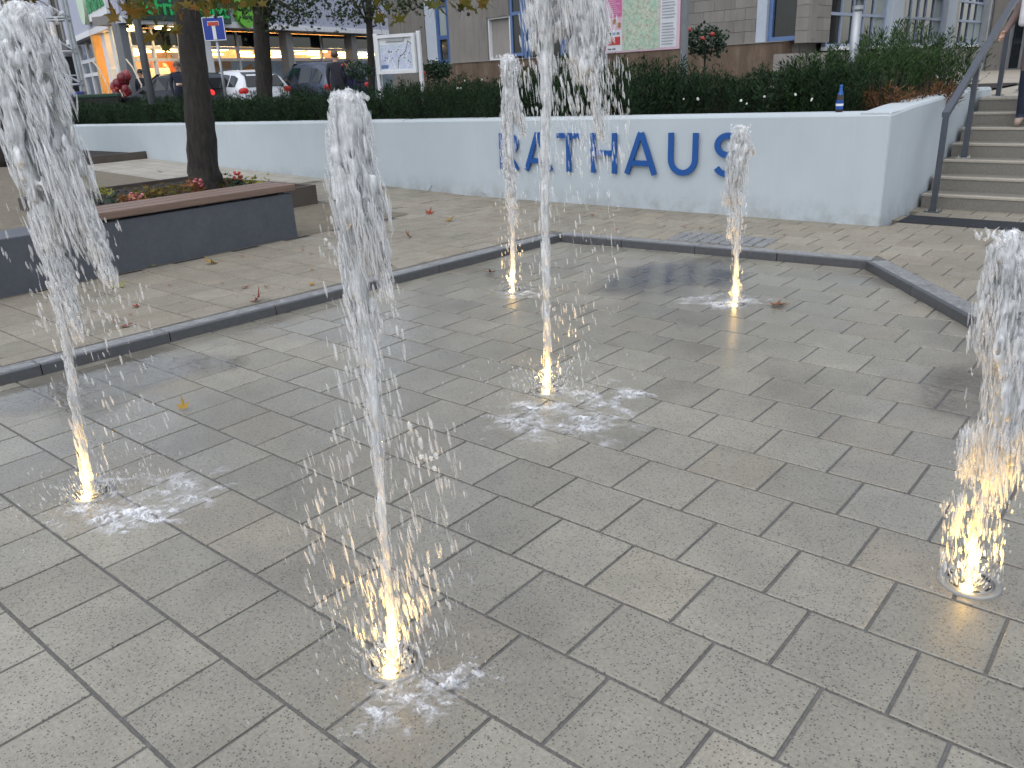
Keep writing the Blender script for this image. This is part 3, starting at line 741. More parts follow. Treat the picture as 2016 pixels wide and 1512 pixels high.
# maple/plane leaf outline
def leaf_shape(seed, n=5):
    r_ = random.Random(seed); pts = []
    for i in range(n):
        a = R(-20 + 220*i/(n-1)); L = (.62,.9,1.0,.9,.62)[i]*r_.uniform(.85,1.12)
        if i > 0: am = R(-20 + 220*(i-.5)/(n-1)); pts.append((.36*math.cos(am), .36*math.sin(am)))
        for (da, rr) in ((-.19,.58),(-.10,.72),(0,1.0),(.10,.72),(.19,.58)): pts.append((L*rr*math.cos(a+da), L*rr*math.sin(a+da)))
    pts.append((-.1,-.12)); pts.append((0,-.28)); pts.append((.1,-.12)); return pts
def leaf_mesh(name, seed, size, curl):
    pts = leaf_shape(seed); r_ = random.Random(seed+99); V = [(0,.12*size,0)]
    ph = r_.uniform(0,6)
    for x, y in pts:
        d = math.hypot(x, y); V.append((x*size, y*size, size*curl*(d*d*.6 + .22*math.sin(3*math.atan2(y,x)+ph)*d)))
    n = len(pts); F = [(0, 1+i, 1+(i+1)%n) for i in range(n)]
    st = len(V); V += [(-.012*size,-.2*size,.0),(.012*size,-.2*size,0),(.05*size,-.95*size,.25*size*curl),(.02*size,-.95*size,.25*size*curl)]; F += [(st,st+1,st+2),(st,st+2,st+3)]
    me = bpy.data.meshes.new(name); me.from_pydata(V, [], F); me.update(); return me
plane_leaves = [leaf_mesh('plane_leaf', 40+i, .105, .25) for i in range(5)]

def merged(meshes, xf):
    V = []; F = []
    for me, m4 in zip(meshes, xf):
        n = len(V); V += [tuple(m4 @ v.co) for v in me.vertices]; F += [tuple(i+n for i in p.vertices) for p in me.polygons]
    o = bpy.data.meshes.new('leaves'); o.from_pydata(V, [], F); o.update(); return o
def trunk_mesh(path, rads, seg=14, rough=.06):
    mb = MB(); n = 26; P = []; Rr = []
    for i in range(n+1):
        t = i/n*(len(path)-1); k = min(int(t), len(path)-2); f = t-k
        P.append(Vector(path[k]).lerp(Vector(path[k+1]), f)); Rr.append(rads[k]*(1-f)+rads[k+1]*f)
    mb.tube(P, Rr, seg, True)
    for i in range(len(mb.v)):
        v = Vector(mb.v[i]); ring = min(i//seg, n); c = P[ring]; d = v-c; an = i % seg
        mb.v[i] = tuple(c + d*(1 + rough*math.sin(an*2.3+ring*.7) + random.uniform(-rough,rough)))
    return mb
def big_tree(name, base, path, rads, limbs, leaf_me, label, nleaf, crown_c, crown_r, hang=(), leafscale=1.0, cat='tree'):
    o = empty(name, base, 0, label, cat)
    trunk_mesh(path, rads).build('trunk', M_BARK, o, True)
    for lp, lr in limbs: trunk_mesh(lp, lr, 8, .04).build('limb', M_BARK, o, True)
    ms = []; xs = []
    for i in range(nleaf):
        while True:
            d = Vector((random.gauss(0,.55), random.gauss(0,.55), random.gauss(0,.55)))
            if d.length < 1.25: break
        p = Vector(crown_c) + Vector((d.x*crown_r[0], d.y*crown_r[1], d.z*crown_r[2]))
        ms.append(random.choice(leaf_me)); s = leafscale*random.uniform(.7,1.25)
        xs.append(Matrix.Translation(p) @ Matrix.Rotation(random.uniform(0,6.28),4,'Z') @ Matrix.Rotation(random.uniform(-1.2,1.2),4,'X') @ Matrix.Rotation(random.uniform(-.8,.8),4,'Y') @ Matrix.Scale(s,4))
    for p, n, sp in hang:
        for i in range(n):
            q = Vector(p) + Vector((random.gauss(0,sp), random.gauss(0,sp), random.gauss(0,sp*.45)))
            ms.append(random.choice(leaf_me)); s = leafscale*random.uniform(.75,1.25)
            xs.append(Matrix.Translation(q) @ Matrix.Rotation(random.uniform(0,6.28),4,'Z') @ Matrix.Rotation(random.uniform(1.2,2.6),4,'X') @ Matrix.Rotation(random.uniform(-.6,.6),4,'Y') @ Matrix.Scale(s,4))
    return o, merged(ms, xs)
# plane tree in the planter behind the bench
tb = onz(407, 366, PLZ-.03); D1 = (tb-CAM).dot(ay)
def rel(b, px, py, D): return at(px, py, D) - b
top1 = rel(tb, 366, 0, D1)
hangs = []
def hang(px, py, D, n, sp): hangs.append((rel(tb, px, py, D), n, sp))
hang(285,30,9.2,26,.16); hang(330,62,9.0,12,.10); hang(258,22,9.4,12,.12); hang(320,95,8.9,1,.02); hang(415,8,9.0,18,.13); hang(440,-2,9.0,14,.13); hang(25,4,8.0,9,.13); hang(60,-3,8.0,6,.1)
hang(735,8,9.8,4,.10); hang(760,25,9.8,4,.09); hang(752,42,9.8,3,.05); hang(880,8,9.5,8,.12); hang(925,6,9.5,9,.10); hang(950,2,9.5,5,.08)
crown_c = top1 + ax*.9 + ay*.7 + Vector((0,0,2.0))
limbs = []
for pts in (((285,20,9.2),(330,-60,9.8)), ((415,0,9.0),(400,-80,9.8)), ((752,30,9.8),(640,-110,10.6)), ((910,0,9.5),(760,-140,10.4)), ((30,-4,8.0),(180,-120,9.4))):
    a, b = rel(tb,*pts[0]), rel(tb,*pts[1]); root = top1*1.25 + Vector((0,0,.5))
    limbs.append(([root, b.lerp(root,.35)+Vector((0,0,.15)), b, a + Vector((0,0,.04))], [.055,.035,.018,.004]))
t1, lm = big_tree('plane_tree', tb, [(0,0,-.06),(0,0,.25),top1*.5+Vector((.02,0,0)),top1,top1*1.6], [.235,.195,.165,.145,.10], limbs, plane_leaves,
    'plane tree with dark trunk and yellowing leaves growing from the planter behind the bench', 800, crown_c, (1.9,1.9,1.2), hangs, 1.08)
link('crown', lm, M_AUTUMN, t1)
fr_ = MB()
for px, py, D in ((922,28,9.5),(755,47,9.8),(905,20,9.5)):
    p = rel(tb,px,py,D); b = MB().ell(p, (.02,.02,.02), 10, 7); b.tube([p, p+Vector((0,0,.10))], .0022, 4); b.build('seed_ball', M_BARK, t1)
# low plants in the planter
flower_leaf = [leaf_mesh('planter_leaf', 70+i, .05, .5) for i in range(4)]
def lowplant(px, py, n, sp, mat, label, blossom=None, z=PLZ-.05):
    p = onz(px, py, z+.10); p.z = z
    o = empty('bedding_plant', p, random.uniform(0,6), label, 'plant')
    n = int(n*1.8)
    ms = [random.choice(flower_leaf) for i in range(n)]
    xs = [Matrix.Translation((random.gauss(0,sp), random.gauss(0,sp*.8), abs(random.gauss(.05,.045))+.01)) @ Matrix.Rotation(random.uniform(0,6.3),4,'Z') @ Matrix.Rotation(random.uniform(-.9,.9),4,'X') @ Matrix.Scale(random.uniform(.7,1.4),4) for i in range(n)]
    link('leaves', merged(ms, xs), mat, o)
    if blossom:
        cs = MB()
        for i in range(14): cs.ell((random.gauss(0,.03), random.gauss(0,.03), .13+random.gauss(0,.03)), (.022,.022,.018), 6, 4)
        cs.build('blossom', blossom, o)
lowplant(205,375,22,.07,M_LEAFGREEN,'pale green leafy clump at the left end of the planter')
lowplant(235,388,30,.12,M_ROSE,'low dark leaves on the soil near the left planter corner')
lowplant(262,392,34,.10,M_LEAFBROWN,'plant with faded pink bloom close to the timber seat', M_BLOSSOM)
lowplant(300,375,60,.17,M_AUTUMN,'spreading olive green bedding plant in the middle of the planter')
lowplant(330,368,40,.13,M_AUTUMN,'yellow green bedding plant in front of the trunk on the left')
lowplant(375,366,24,.09,M_LEAFBROWN,'withered plant at the foot of the plane tree')
lowplant(390,366,16,.05,M_LEAFBROWN,'upright plant with salmon pink bloom beside the trunk', M_BLOSSOM)
lowplant(447,352,40,.12,M_AUTUMN,'green and orange plant just right of the trunk')
lowplant(470,352,30,.07,M_ROSE,'plant with bright crimson bloom right of the trunk', M_REDFL)
lowplant(500,354,24,.10,M_LEAFGREEN,'green leafy plant at the right end of the planter')

# tree at the far left edge
p0 = onz(6, 318, .42)
t0, lm0 = big_tree('left_tree', p0, [(0,0,-.1),(0,0,1.5),(.1,0,3.2),(.1,.1,4.6)], [.24,.20,.17,.12], [([(.1,0,3.0),(.8,-.3,4.2),(1.4,-.5,5.0)],[.08,.05,.02])], plane_leaves,
    'dark tree trunk at the far left edge behind the tall water jet', 500, (.1,0,5.6), (2.4,2.4,1.4), (), 1.2)
link('crown', lm0, M_AUTUMN, t0)
pl0 = empty('left_planter', onz(70, 336, .30), 0, 'low brown edged planter at the far left edge', 'planter')
q0 = pl0.location
MB().box(-3.4,0,0,.06,-.1,.14,.004).build('front_edge', M_CORTEN, pl0); MB().box(-.06,0,.061,2.2,-.1,.14,.004).build('right_edge', M_CORTEN, pl0)
MB().box(-3.4,-.061,.061,2.2,-.1,.10).build('soil', M_SOIL, pl0)

# trees on the street side
small_leaves = [leaf_mesh('street_leaf', 90+i, .075, .3) for i in range(3)]
def street_tree(px, D, rpx, label, hang_pts, crown_dz, n):
    b = at(px, 190, D); b.z = z_up(b.x, b.y); top = rel(b, px-6, 0, D); hs = [(rel(b,*q[:3]), q[3], q[4]) for q in hang_pts]
    r0 = rpx/FPX*D; lim = []
    for q in hang_pts[:4]:
        a = rel(b,*q[:3]); lim.append(([top*.78, (top*.95).lerp(a,.45)+Vector((0,0,.25)), a],[r0*.4,r0*.22,.01]))
    o, me = big_tree('street_tree', b, [(0,0,-.1),(0,0,.4),top*.55,top,top*1.3], [r0*1.25,r0*1.05,r0*.95,r0*.85,r0*.5], lim, small_leaves, label, n, top + Vector((0,0,crown_dz)), (2.2,2.2,1.3), hs)
    link('crown', me, M_TREELEAF, o); return o
street_tree(517, 21, 15, 'sturdy street tree with dark leaves in front of the market windows', [(470,10,20.5,120,.32),(560,12,20.5,190,.4),(590,30,20.5,130,.3),(540,45,20.5,80,.25),(600,5,20.5,130,.35)], 1.6, 500)
street_tree(731, 23, 6.5, 'slender street tree with a thin bent branch beside the framed town map', [(660,25,22.5,90,.35),(700,30,22.5,110,.3),(770,10,22.5,140,.35),(690,5,22.5,120,.4),(800,15,22.5,70,.2)], 1.6, 450)

# standard roses
def rose_tree(px, py, D, r_, label, reds):
    c = at(px, py, D); zb = z_up(c.x, c.y)-.1; b = Vector((c.x, c.y, zb)); h = c.z-zb
    o = empty('rose_tree', b, 0, label, 'shrub', None)
    MB().tube([(0,0,0),(.01,0,h*.6),(0,0,h)],[.018,.015,.012],6).build('stem', M_BARK, o)
    n = 700; d = rnd_dir(n); rr = r_*(.55+.45*rng.random(n)); P = d*rr[:,None]*np.array([1,1,.62]) + np.array([0,0,h]); P += rng.normal(0,r_*.08,P.shape)
    me = card_mesh('rose', P, rnd_dir(n,-.1), rnd_dir(n), rng.uniform(.04,.075,n), rng.uniform(.03,.05,n)); link('foliage', me, M_ROSE, o)
    for dx, dz in reds:
        MB().ell((ax.x*dx*r_ - ay.x*r_*.8, ax.y*dx*r_ - ay.y*r_*.8, h+dz*r_), (.035,.035,.03), 8, 6).build('bloom', M_REDFL, o)
rose_tree(1388, 82, 12.5, .34, 'round headed rose tree with faded red blooms right of the big map board', ((-.3,.1),(-.85,.45),(.1,.25)))
rose_tree(862, 138, 15.5, .26, 'low rose tree with red bloom below the grey concrete wall', ((-1.0,.2),(-.9,-.15)))
rose_tree(706, 140, 22, .38, 'dim rose tree beside the pedestrians in dark coats', ((-.9,.4),))
rose_tree(1120, 130, 13.5, .30, 'reddish leaved rose tree behind the tallest jet', ((.5,.2),(.7,-.3)))

# ------------------------------------------------------------------ facade helper: local X along the face, local Y inwards
class Face:
    def __init__(s, a, b, z):
        s.o = Vector((a.x, a.y, z)); s.t = Vector((b.x-a.x, b.y-a.y, 0)).normalized(); s.n = Vector((-s.t.y, s.t.x, 0)); s.rz = math.atan2(s.t.y, s.t.x); s.L = (Vector((b.x,b.y,0))-Vector((a.x,a.y,0))).length
    def pt(s, px, py, d=0.0):
        """photo pixel -> (along, height) on the face shifted inwards by d"""
        r_ = ray(px, py); k = ((s.o - CAM).dot(s.n) + d)/r_.dot(s.n); p = CAM + r_*k - s.o; return p.dot(s.t), p.z
    def x(s, px, py=60, d=0.0): return s.pt(px, py, d)[0]
    def z(s, px, py, d=0.0): return s.pt(px, py, d)[1]
def rect_frame(name, x0, x1, z0, z1, y, w, dep, mat, parent):
    for nm, b in (('rail',(x0,x1,z0,z0+w)),('rail',(x0,x1,z1-w,z1)),('stile',(x0,x0+w,z0+w+.001,z1-w-.001)),('stile',(x1-w,x1,z0+w+.001,z1-w-.001))):
        MB().box(b[0],b[1],y-dep,y,b[2],b[3]).build('frame_'+nm, mat, parent)
def window(parent, x0, x1, z0, z1, y, mulls, transoms, fmat, gmat=M_DARKGLASS, w=.07, dep=.05, blinds=()):
    o = MB().box(x0-.001,x1+.001,y+.02,y+.05,z0,z1).build('window', fmat, parent)
    rect_frame('frame', x0, x1, z0, z1, y, w, dep, fmat, o)
    xs = [x0+w] + [x0+(x1-x0)*f for f in mulls] + [x1-w]; zs = [z0+w] + [z0+(z1-z0)*f for f in transoms] + [z1-w]
    for i, f in enumerate(mulls): MB().box(x0+(x1-x0)*f-w*.4, x0+(x1-x0)*f+w*.4, y-dep+.004, y, z0+w+.002, z1-w-.002).build('mullion', fmat, o)
    for f in transoms: MB().box(x0+w+.001, x1-w-.001, y-dep-.004, y+.001, z0+(z1-z0)*f-w*.5, z0+(z1-z0)*f+w*.5).build('transom', fmat, o)
    for i in range(len(xs)-1):
        for j in range(len(zs)-1):
            g = (M_CURT if (i, j) in blinds else gmat)
            MB().box(xs[i]+.001, xs[i+1]-.001, y-.012, y+.012, zs[j]+.001, zs[j+1]-.001).build('pane', g, o)
    return o

# ------------------------------------------------------------------ town hall, face towards the plaza
hl_a, hl_b = at(800, 130, 33.0), at(1568, 80, 20.6)
FL = Face(hl_a, hl_b, 0.9)
th_ = empty('town_hall', FL.o, FL.rz, 'grey concrete block town hall with blue window frames and stained plinth', 'building')
ZT = 9.0
zp = FL.z(1200, 105)            # plinth top
def wallblocks(x0, x1, z0, z1, bw, bh, y0, mat, face_parent, name='wall_block', dep=.3, mx=300):
    """coursed blocks as parts"""
    rows = max(1, round((z1-z0)/bh)); h = (z1-z0)/rows; cache = {}
    for r_ in range(rows):
        x = x0 - (bw*.5 if r_ % 2 else 0)
        while x < x1 - .02:
            a, b = max(x, x0), min(x+bw, x1); x += bw
            if b-a < .03: continue
            key = round(b-a, 3)
            if key not in cache:
                cache[key] = MB().box(.003, b-a-.003, 0, dep, .003, h-.003, .005).mesh(name); cache[key].materials.append(mat)
            o = bpy.data.objects.new(name, cache[key]); col.objects.link(o); o.parent = face_parent
            o.location = (a, y0 + random.uniform(-.003,.003), z0 + r_*h)
core = MB().box(-1.5, FL.L-.1, .34, .6, -.4, ZT).build('core_wall', M_RENDERED, th_)
zv = FL.z(1400, -70)            # top of the courses that can be seen
bx0, bx1 = FL.x(1345), FL.x(1489)
wallblocks(bx0, bx1, zp+.02, zv, .62, .27, .02, M_BLOCK, th_)
MB().box(bx0, bx1, .02, .33, zv, ZT).build('upper_wall', M_RENDERED, th_)
def band(name, a, b, mat, y0=.0, y1=.33, z0=None, z1=ZT, parent=None):
    return MB().box(FL.x(a), FL.x(b), y0, y1, zp+.02 if z0 is None else z0, z1, .004).build(name, mat, parent or th_)
band('left_pier', 812, 836, M_RENDERED, .0); band('blue_grey_panel', 836.5, 857, M_GREYBLUE, .03)
window(th_, FL.x(858), FL.x(882), zp+.02, zv+1.2, .10, [], [.28,.62], M_BLUEDEEP, w=.13, dep=.06, blinds=((0,1),))
band('concrete_bay', 882.5, 957, M_RENDERED, .02); 
gx0, gx1 = FL.x(957.5), FL.x(1001)
MB().box(gx0, gx1, .20, .33, zp+.02, FL.z(980,33)).build('service_panel', M_PLINTH2, th_)
rect_frame('p', gx0, gx1, zp+.02, FL.z(980,33), .20, .05, .12, M_WHITE, th_)
MB().box(gx0, gx1, .03, .33, FL.z(980,33)+.002, ZT).build('bay_over_panel', M_RENDERED, th_)
dz0 = 0.05
door = window(th_, FL.x(1001.5), FL.x(1026), zp+.1, zv+1.0, .12, [], [.45], M_BLUEFR, w=.10)
dz_top = FL.z(1070, 32); dz_bot = FL.z(1070, 148)
window(th_, FL.x(1027), FL.x(1112), dz_top+.05, zv+1.0, .12, [.5], [], M_BLUEFR, w=.10)
dd = window(th_, FL.x(1027), FL.x(1112), dz_bot-.3, dz_top, .13, [.12,.88], [.10], M_BLUEFR, w=.12); dd.name = 'glazed_door'
MB().box(FL.x(1062), FL.x(1080), .05,.075, FL.z(1070,122), FL.z(1070,88)).build('door_notice', M_PALELIME, dd)
es = MB().box(FL.x(1077), FL.x(1093), .0, .05, FL.z(1085,28), FL.z(1085,14)).build('exit_light', emit('green_exit_light', (0.35,0.75,0.12), 0.8), th_)
band('dark_recess', 1112.5, 1192, M_DARK, .15, .33, 0, ZT)
band('concrete_bay', 1192.5, 1344, M_RENDERED, .03)
band('white_pier', 1489.5, 1509, M_GREYBLUE, -.03)
window(th_, FL.x(1509.5), FL.x(1577), zp+.02, zv+1.0, .14, [], [.42,.72], M_BLUEFR, w=.10, dep=.08)
band('corner_pier', 1577.5, 1592, M_RENDERED, .0)
pl = MB().box(FL.x(835), FL.x(1552), -.22, .32, -.4, zp).build('plinth', M_PLINTH, th_)
MB().box(FL.x(835), FL.x(1553)+.01, -.25, .0, zp+.001, zp+.02).build('plinth_cap', M_PLINTH2, th_)

# town hall wing on the right
hr_a, hr_b = hl_b + Vector((.30,.0,0)), at(1945, 100, 33.0)
FR = Face(hr_a, hr_b, 0.9)
wg = empty('town_hall_wing', FR.o, FR.rz, 'right wing of the town hall with tall grey blue windows between white piers', 'building')
MB().box(.25, FR.L+9, .36, .6, -.4, ZT).build('core_wall', M_RENDERED, wg)
def sill(px, py): return FR.z(px, py)
zs_ = FR.z(1640, 92)
wallblocks(FR.x(1590), FR.x(1634), FR.z(1600,84), FR.z(1600,-70), .62, .27, .0, M_BLOCK, wg)
MB().box(FR.x(1590), FR.x(1634), .0,.35, FR.z(1600,-70), ZT).build('upper_wall', M_RENDERED, wg)
MB().box(FR.x(1556), FR.x(1955), -.10, .35, -.5, FR.z(1640,96)-.08).build('plinth', M_PLINTH2, wg)
for (a, b, m_, bl) in ((1636, 1748, [.22,.42,.60,.78], ((4,0),(4,1),(4,2))), (1779, 1857, [.22,.40,.58,.78], ((4,0),(4,1))), (1884, 1937, [.25,.5,.75], ((3,0),(3,1),(2,0)))):
    x0, x1 = FR.x(a, 60), FR.x(b, 60); z0 = zs_
    window(wg, x0, x1, z0, FR.z(1640,-80), .16, m_, [.40,.72], M_BLUEFR2, w=.07, dep=.06, blinds=bl)
    MB().box(x0-.05, x1+.05, -.14, .2, z0-.085, z0-.002, .005).build('window_sill', M_WHITE, wg)
for (a, b) in ((1749, 1772), (1858, 1876)):
    MB().box(FR.x(a,60), FR.x(b,60), -.05, .35, zs_-.3, ZT, .01).build('white_pier', M_GREYBLUE, wg)
for (a, b) in ((1772.5, 1778.5), (1876.5, 1883)):
    MB().box(FR.x(a,60), FR.x(b,60), .0, .35, zs_-.3, ZT, .01).build('beige_pilaster', M_NOSE, wg)
MB().box(FR.x(1938,60), FR.x(1962,60), -.1, .35, -.4, ZT, .01).build('end_pier', M_RENDERED, wg)
# entrance block at the far right
ent_a, ent_b = at(1930, 120, 24.0), at(2120, 120, 22.0)
FE = Face(ent_a, ent_b, 0.95)
en = empty('entrance_porch', FE.o, FE.rz, 'dark entrance front with grey column beyond the top of the stairs', 'building')
MB().box(0, FE.L+3, .6, 4, -.4, 8).build('dark_wall', M_PLINTH, en)
MB().box(FE.x(1930), FE.x(1945), 0, .4, -.4, 8, .02).build('column', M_GALV, en)
MB().box(FE.x(1946), FE.x(1972), .1, .5, -.4, 8, .02).build('concrete_pier', M_RENDERED, en)
window(en, FE.x(1974), FE.x(2060), .02, 3.4, .45, [.35,.7], [.7], M_POST, w=.09)

# ------------------------------------------------------------------ organic market
mk_a, mk_b = at(240, 46, 30.5), at(735, 69, 45.0)
FM = Face(mk_a, mk_b, 0.5)
mk = empty('market_building', FM.o, FM.rz, 'white organic food market with lit shop windows and dark green signboard', 'building')
ML = FM.L + 6
GD = 1.6                                 # depth of the recessed glazing
zf0 = FM.z(300, 48)                      # underside of the white fascia
MB().box(-.02, ML, 0, .30, zf0, 7.6, .01).build('fascia', M_LAV, mk)
MB().box(-.021, ML, -.05, .0, zf0, zf0+.22, .01).build('fascia_edge', M_WHITE, mk)
MB().box(0.3, ML, .301, GD+.1, zf0+.02, zf0+.3).build('soffit', M_SOFFIT, mk); MB().box(3.6, ML, GD+.101, 5.6, zf0+.25, zf0+.45).build('shop_ceiling', M_SHOPWALL, mk)
GD = 1.6                                 # depth of the recessed glazing
zt1, zt2 = FM.z(300, 93, GD), FM.z(300, 118, GD)
xs_m = [FM.x(q, 100, GD) for q in (222, 256, 300, 352, 407)] 
x_end = ML-1
MB().box(3.6, ML, 5.6, 5.7, 0, zf0+.25).build('back_wall', M_SHOPWALL, mk)
MB().box(1.2, ML, GD+.05, 5.6, -.05, .02).build('shop_floor', M_SHOPFLOOR, mk)
# interior panels and stock
ox0, ox1 = FM.x(303, 140, 5.0), FM.x(412, 140, 5.0)
MB().box(ox0, ox1, 5.0, 5.1, 0, FM.z(330,120,5.0)).build('orange_wall', M_ORANGE, mk)
lx, lz = FM.pt(326, 143, 4.97)
stroke_mb = MB(); stroke(stroke_mb, arc(lx, lz, .22, .32, -80, 110, 14), .16, 4.96, 4.985); stroke_mb.build('wall_emblem', M_CREAM, mk)
MB().box(FM.x(232,150,4), ox0-.1, 4.0, 4.4, 0, 1.9).build('shelf_unit', M_CREAM, mk)
for i in range(5): MB().box(ox1+.6+i*2.6, ox1+2.4+i*2.6, 5.0, 5.5, 0, 1.8).build('shelf_unit', M_SHOPFLOOR, mk)
# pendant lamps seen through the band of glass
lampm = MB().lathe([(0,.02),(.34,.0),(.38,.03),(.30,.08),(0,.10)], seg=18).mesh('pendant'); lampm.materials.append(M_LAMP)
for (px, py, d) in ((262,104,3),(258,110,3.2),(275,97,4),(305,103,4),(345,97,3),(345,102,4),(418,100,3),(424,109,4.5),(434,100,5),(457,97,3),(470,97,4),(482,105,3.5),(485,111,5),(497,112,3),(535,101,3),(540,107,4),(546,113,3),(565,102,5),(590,100,3),(594,107,4),(617,103,3),(620,109,4),(625,116,3),(632,103,5),(670,106,3),(673,111,4),(676,117,3.4),(715,108,3),(717,115,4),(735,109,4)):
    x, z = FM.pt(px, py, d)
    o = bpy.data.objects.new('pendant_lamp', lampm); col.objects.link(o); o.parent = mk; o.location = (x, d, z); o.scale = (1, 1, 1)
spm = MB().cyl((0,0), .20, -.05, 0, 16).mesh('spot'); spm.materials.append(M_SPOT)
for (px, py) in ((253,57),(266,50),(316,54),(337,56)):
    d = .8; x, z = FM.pt(px, py, d); o = bpy.data.objects.new('soffit_spot', spm); col.objects.link(o); o.parent = mk; o.location = (x, d, min(z, zf0+.01))
# glazing bars and panes
bays = [FM.x(q, 100, GD) for q in (226, 258, 302, 354, 404, 468, 525, 575, 632, 690, 745)] + [ML]
for i in range(len(bays)-1):
    x0, x1 = bays[i]+.05, bays[i+1]-.05
    lit = i < 4
    for (z0, z1, mt) in ((.05, zt2-.06, M_GLASS if lit else M_POSTER), (zt2+.06, zt1-.06, M_GLASS), (zt1+.06, zf0, M_DARKGLASS)):
        MB().box(x0, x1, GD-.012, GD+.012, z0, z1).build('shop_pane', mt, mk)
    MB().box(bays[i]-.05, bays[i]+.05, GD-.07, GD+.07, 0, zf0, .005).build('mullion', M_WHITE, mk)
    for zz in (zt1, zt2): MB().box(x0-.001+.002, x1, GD-.06, GD+.06, zz-.055, zz+.055).build('transom', M_WHITE, mk)
# bread pictures on the lower panes
for (px0, py0, px1, py1, w) in ((425,132,455,129,.28),(470,147,497,128,.16),(475,148,500,135,.14),(480,149,503,138,.12),(424,140,428,122,.3)):
    sb = MB(); a, b = FM.pt(px0,py0,GD-.03), FM.pt(px1,py1,GD-.03); mid_ = ((a[0]+b[0])/2, (a[1]+b[1])/2+.05); stroke(sb, [a, mid_, b], w, GD-.034, GD-.02); sb.build('bread_picture', M_BREAD, mk)
for (px, w, mt, d) in ((253, .34, M_POST, .15), (412, .42, M_WHITE, .35), (573, .40, M_SOFFIT, .35), (700, .45, M_SOFFIT, .35)):
    x = FM.x(px, 110, d); MB().box(x-w/2, x+w/2, d, d+w, -.1, zf0+.01, .02).build('column', mt, mk)
# signs on the front
sx0, sx1 = FM.x(248, 20), FM.x(446, 20); sz0, sz1 = FM.z(300, 40), FM.z(300, -14)
sg = MB().box(sx0, sx1, -.16, -.001, sz0, sz1, .01).build('signboard', M_SIGNGREEN, mk)
fit_text('sign_lettering', 'BioFrischMarkt', sx0+.12, sx1-.12, sz0+.18, sz1-.16, -.17, .04, M_GREENLET, sg, .012)
cx, cz = FM.pt(477, 25); rr = .43
disc = MB().tube([(cx,-.22,cz),(cx,-.02,cz)], rr*1.32, 36).build('round_sign', M_LIME, mk)
fit_text('round_sign_text', 'BIO', cx-rr*.72, cx+rr*.72, cz+.02, cz+rr*.75, -.223, .02, M_LIMETXT, disc, .02)
fit_text('round_sign_text', 'Markt', cx-rr*.7, cx+rr*.7, cz-rr*.62, cz-.06, -.223, .02, M_LIMETXT, disc, .01)
# left face of the market
for i, (px, d) in enumerate(((330,3.6),(450,3.8),(560,3.8),(660,3.8))):
    x = FM.x(px, 100, d); L_ = bpy.data.lights.new('lamp_light', 'POINT'); L_.energy = 130; L_.color = (1, .66, .32); L_.shadow_soft_size = .35
    lo = bpy.data.objects.new('lamp_light', L_); col.objects.link(lo); lo.parent = mk; lo.location = (x, d, zf0-.7)
FS = Face(at(157, 80, 39.0), mk_a, 0.5)
sd_ = bpy.data.objects.new('side_front', None); col.objects.link(sd_); sd_.parent = mk
sd_.matrix_basis = (Matrix.Translation(FM.o) @ Matrix.Rotation(FM.rz, 4, 'Z')).inverted() @ Matrix.Translation(FS.o) @ Matrix.Rotation(FS.rz, 4, 'Z')
SLn = FS.L
MB().box(-4, SLn-.03, 0, .25, zf0, 7.6, .01).build('side_fascia', M_LAV, sd_)
MB().box(-4, SLn-.03, -.05, -.001, zf0, zf0+.22, .01).build('side_fascia_edge', M_WHITE, sd_)
MB().box(-4, SLn-1.2, .26, 1.2, zf0+.02, zf0+.2).build('side_soffit', M_SOFFIT, sd_)
sx = [FS.x(q, 120, .5) for q in (150, 162, 178, 192, 204)]
for i in range(len(sx)):
    MB().box(sx[i]-.09, sx[i]+.09, .42, .58, 0, zf0, .005).build('side_mullion', M_WHITE, sd_)
    if i < len(sx)-1:
        for (z0, z1) in ((.05, zt2-.35), (zt2-.2, zt1-.2), (zt1-.05, zf0)): MB().box(sx[i]+.091, sx[i+1]-.091, .49, .51, z0, z1).build('side_pane', M_GLASS, sd_)
        for zz in (zt1-.125, zt2-.275): MB().box(sx[i]+.091, sx[i+1]-.091, .45, .55, zz-.075, zz+.075).build('side_transom', M_WHITE, sd_)
cxx = FS.x(211, 120, .2); MB().box(cxx-.45, cxx+.35, .2, .75, -.1, zf0, .02).build('corner_column', M_WHITE, sd_)
MB().box(-4, SLn-4.5, 3.4, 3.5, 0, zf0).build('inner_wall', M_SOFFIT, sd_)
bx_0, bx_1 = FS.x(183, 25), FS.x(219, 15)
ss = MB().box(bx_0, bx_1, -.18, -.06, zf0+.40, zf0+1.85, .01).build('side_signboard', M_WHITE, sd_)
fit_text('side_sign_lettering', 'BioFrischMarkt', bx_0+.2, bx_1-.15, zf0+.65, zf0+1.45, -.19, .02, M_GREENLET2, sd_, .008)
rx_ = FS.x(177, 35); MB().tube([(rx_,-.26,zf0+1.15),(rx_,-.08,zf0+1.15)], .78, 32).build('side_round_sign', M_PALELIME, sd_)

# pale house behind the scaffold, with a gabled lean-to
hb_a, hb_b = at(-40, 100, 47), at(175, 100, 45)
FH = Face(hb_a, hb_b, 0.55)
hs = empty('grey_house', FH.o, FH.rz, 'pale lavender grey house with small dark lean-to behind the scaffold', 'building')
MB().box(-3, FH.L-1.0, 0, 8, -.3, 9).build('wall', M_LAV, hs)
window(hs, FH.x(112,70), FH.x(128,70), FH.z(120,95), FH.z(120,-30), -.02, [], [.4], M_SOFFIT, w=.12)
MB().ell((FH.x(98,62), -.25, FH.z(98,62)), (.22,.22,.34), 10, 8).build('wall_lantern', emit('lantern_glow', (1,.72,.4), 1.6), hs)
lt = MB().box(FH.x(120,150), FH.x(152,150), -.9, -.01, -.3, FH.z(130,112)).build('lean_to', M_DARK, hs)
rp = MB(); a0, a1, zr = FH.x(104,108), FH.x(160,108), FH.z(130,110)
